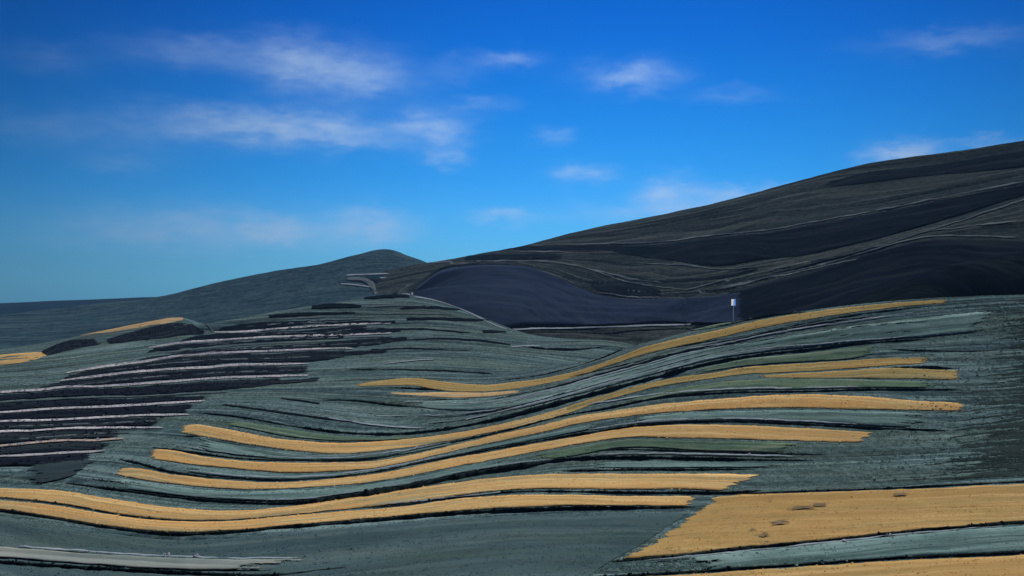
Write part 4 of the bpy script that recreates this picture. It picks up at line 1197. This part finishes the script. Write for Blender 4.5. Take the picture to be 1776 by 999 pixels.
# ------------------------------------------------------------------ far hill: bare gully
strip('gully_bank', far_hill, [(600, 481), (620, 480), (636, 482), (648, 488), (655, 498), (664, 506)], [(600, 486), (618, 487), (630, 489), (640, 496), (646, 504), (652, 509)], M['edge_dim'], lift=1.5, label='pale bare bank curling down the left side of the gully', cat='gully bank', group='bare gully banks on the far hill')
strip('gully_bank', far_hill, [(664, 485), (676, 488), (690, 508)], [(662, 490), (671, 498), (680, 509)], M['track'], lift=1.5, label='pale bare bank on the right side of the gully', cat='gully bank', group='bare gully banks on the far hill')
strip('gully', far_hill, [(634, 480), (650, 483), (668, 484)], [(656, 506), (668, 508), (682, 508)], M['slab'], lift=1.0, label='dark eroded gully below the pointed summit', cat='gully')
for pts, lab in [([(600, 477), (660, 475), (700, 473), (745, 468)], 'upper faint margin above the gully'), ([(655, 482), (700, 480), (738, 476)], 'second faint margin beside the gully'), ([(685, 491), (712, 490), (730, 489)], 'fourth faint margin beside the gully'), ([(655, 508), (690, 509), (714, 511)], 'faint margin along the foot of the gully'), ([(590, 492), (625, 495), (645, 498)], 'faint margin left of the gully'), ([(690, 485), (715, 484), (740, 483)], 'middle faint margin right of the gully'), ([(690, 497), (705, 496), (722, 495)], 'lowest faint margin right of the gully')]:
    line('hill_margin', far_hill, pts, 3.2, M['track'], label=lab, cat='hill margin', group='pale margins beside the gully', lift=1.2)

# ------------------------------------------------------------------ rough grass over the open ground
gx_ = rng.uniform(-1, 1, 260000)
gy_ = 118 * (900 / 118) ** (rng.random(260000) ** 1.15)
gx_ = gx_ * (gy_ * .50 + 12)
fl_ = flow_at(gx_, gy_)
keep = (0.5 + 1.3 * value_noise(gx_ / 26, fl_ / 3.2, 3) + .8 * value_noise(gx_ / 70, fl_ / 9, 8)) > rng.random(len(gx_))
gx_, gy_, fl_ = gx_[keep], gy_[keep], fl_[keep]
sz_ = rng.uniform(.4, 1.3, len(gx_)) * np.clip(gy_ / 260, .7, 1.5)
TV, TF = blades(gx_, gy_, near.h(gx_, gy_), .15 * sz_, .34 * sz_, 2, .6)
go = mesh_obj('grass', TV, TF, M['grass'], uv=np.repeat(np.stack([gx_, fl_], 1), 8, 0))
tag(go, kind='stuff')

# ------------------------------------------------------------------ signpost and marker


def cyl(r0, r1, h, n=16, z0=0.0):
    V = []
    Fc = []
    for k in range(n):
        a = 2 * math.pi * k / n
        V += [(r0 * math.cos(a), r0 * math.sin(a), z0), (r1 * math.cos(a), r1 * math.sin(a), z0 + h)]
    for k in range(n):
        j = (k + 1) % n
        Fc.append((2 * k, 2 * j, 2 * j + 1, 2 * k + 1))
    return V, Fc


def py_mesh(name, V, Fc, mat, parent=None):
    me = bpy.data.meshes.new(name)
    me.from_pydata(V, [], Fc)
    me.update()
    me.materials.append(mat)
    o = bpy.data.objects.new(name, me)
    col.objects.link(o)
    o.parent = parent
    return o


def box(x0, x1, y0, y1, z0, z1):
    V = [(x, y, z) for x in (x0, x1) for y in (y0, y1) for z in (z0, z1)]
    Fc = [(0, 1, 3, 2), (4, 6, 7, 5), (0, 4, 5, 1), (2, 3, 7, 6), (0, 2, 6, 4), (1, 5, 7, 3)]
    return V, Fc


def capped(V, Fc, n):
    Fc = list(Fc) + [tuple(2 * k + 1 for k in range(n)), tuple(2 * k for k in range(n))[::-1]]
    return V, Fc


x, y = near.hit(np.array([1272.0]), np.array([549.0]), 0)
px, py_ = float(x[0]), float(y[0])
pz = float(near.h(x, y)[0])
_, dzt = ray(1272, 519)
H = float(dzt) * py_ - pz
sign = bpy.data.objects.new('signpost', None)
col.objects.link(sign)
sign.location = (px, py_, pz)
tag(sign, 'small white and blue sign on a slender post, standing against the dark slope', 'signpost')
V, Fc = capped(*cyl(.16, .13, H - 0.05, 12, -0.4), 12)
py_mesh('post', V, Fc, M['post'], sign)
py_mesh('sign_panel', [(-.95, -.14, H - 3), (.3, -.14, H - 3), (.3, -.14, H), (-.95, -.14, H)], [(0, 1, 2, 3)], M['lit_panel'], sign)
py_mesh('side_panel', [(.3, -.14, H - 3), (1.05, -.14, H - 3), (1.05, -.14, H), (.3, -.14, H)], [(0, 1, 2, 3)], M['lit_blue'], sign)
py_mesh('sign_frame', *box(-.98, 1.08, -.13, -.09, H, H + .08), M['post'], sign)
py_mesh('footing', *box(-.3, .3, -.3, .3, -.5, .15), M['post'], sign)

x, y = near.hit(np.array([715.0]), np.array([513.0]), 0)
mk = bpy.data.objects.new('marker_stone', None)
col.objects.link(mk)
mk.location = (float(x[0]), float(y[0]), float(near.h(x, y)[0]))
tag(mk, 'tiny white marker at the top end of the ridge track', 'marker')
py_mesh('plinth', *box(-1.3, 1.3, -1, 1, -.5, .5), M['post'], mk)
V, Fc = capped(*cyl(.75, .5, 2.3, 10, .5), 10)
py_mesh('pillar', V, Fc, M['lit_panel'], mk)

# ------------------------------------------------------------------ the air itself
HAZE = 4.5e-5
if HAZE:
    V, Fc = box(-9800, 9800, -1700, 9900, -235, 420)
    hz = py_mesh('haze', V, Fc, bpy.data.materials.new('thin_blue_air'))
    hm = hz.data.materials[0]
    hm.use_nodes = True
    for n_ in list(hm.node_tree.nodes):
        hm.node_tree.nodes.remove(n_)
    pv = hm.node_tree.nodes.new('ShaderNodeVolumePrincipled')
    pv.inputs['Color'].default_value = (.28, .57, 1.0, 1)
    pv.inputs['Density'].default_value = HAZE
    ho = hm.node_tree.nodes.new('ShaderNodeOutputMaterial')
    hm.node_tree.links.new(pv.outputs[0], ho.inputs['Volume'])
    tag(hz, kind='stuff')
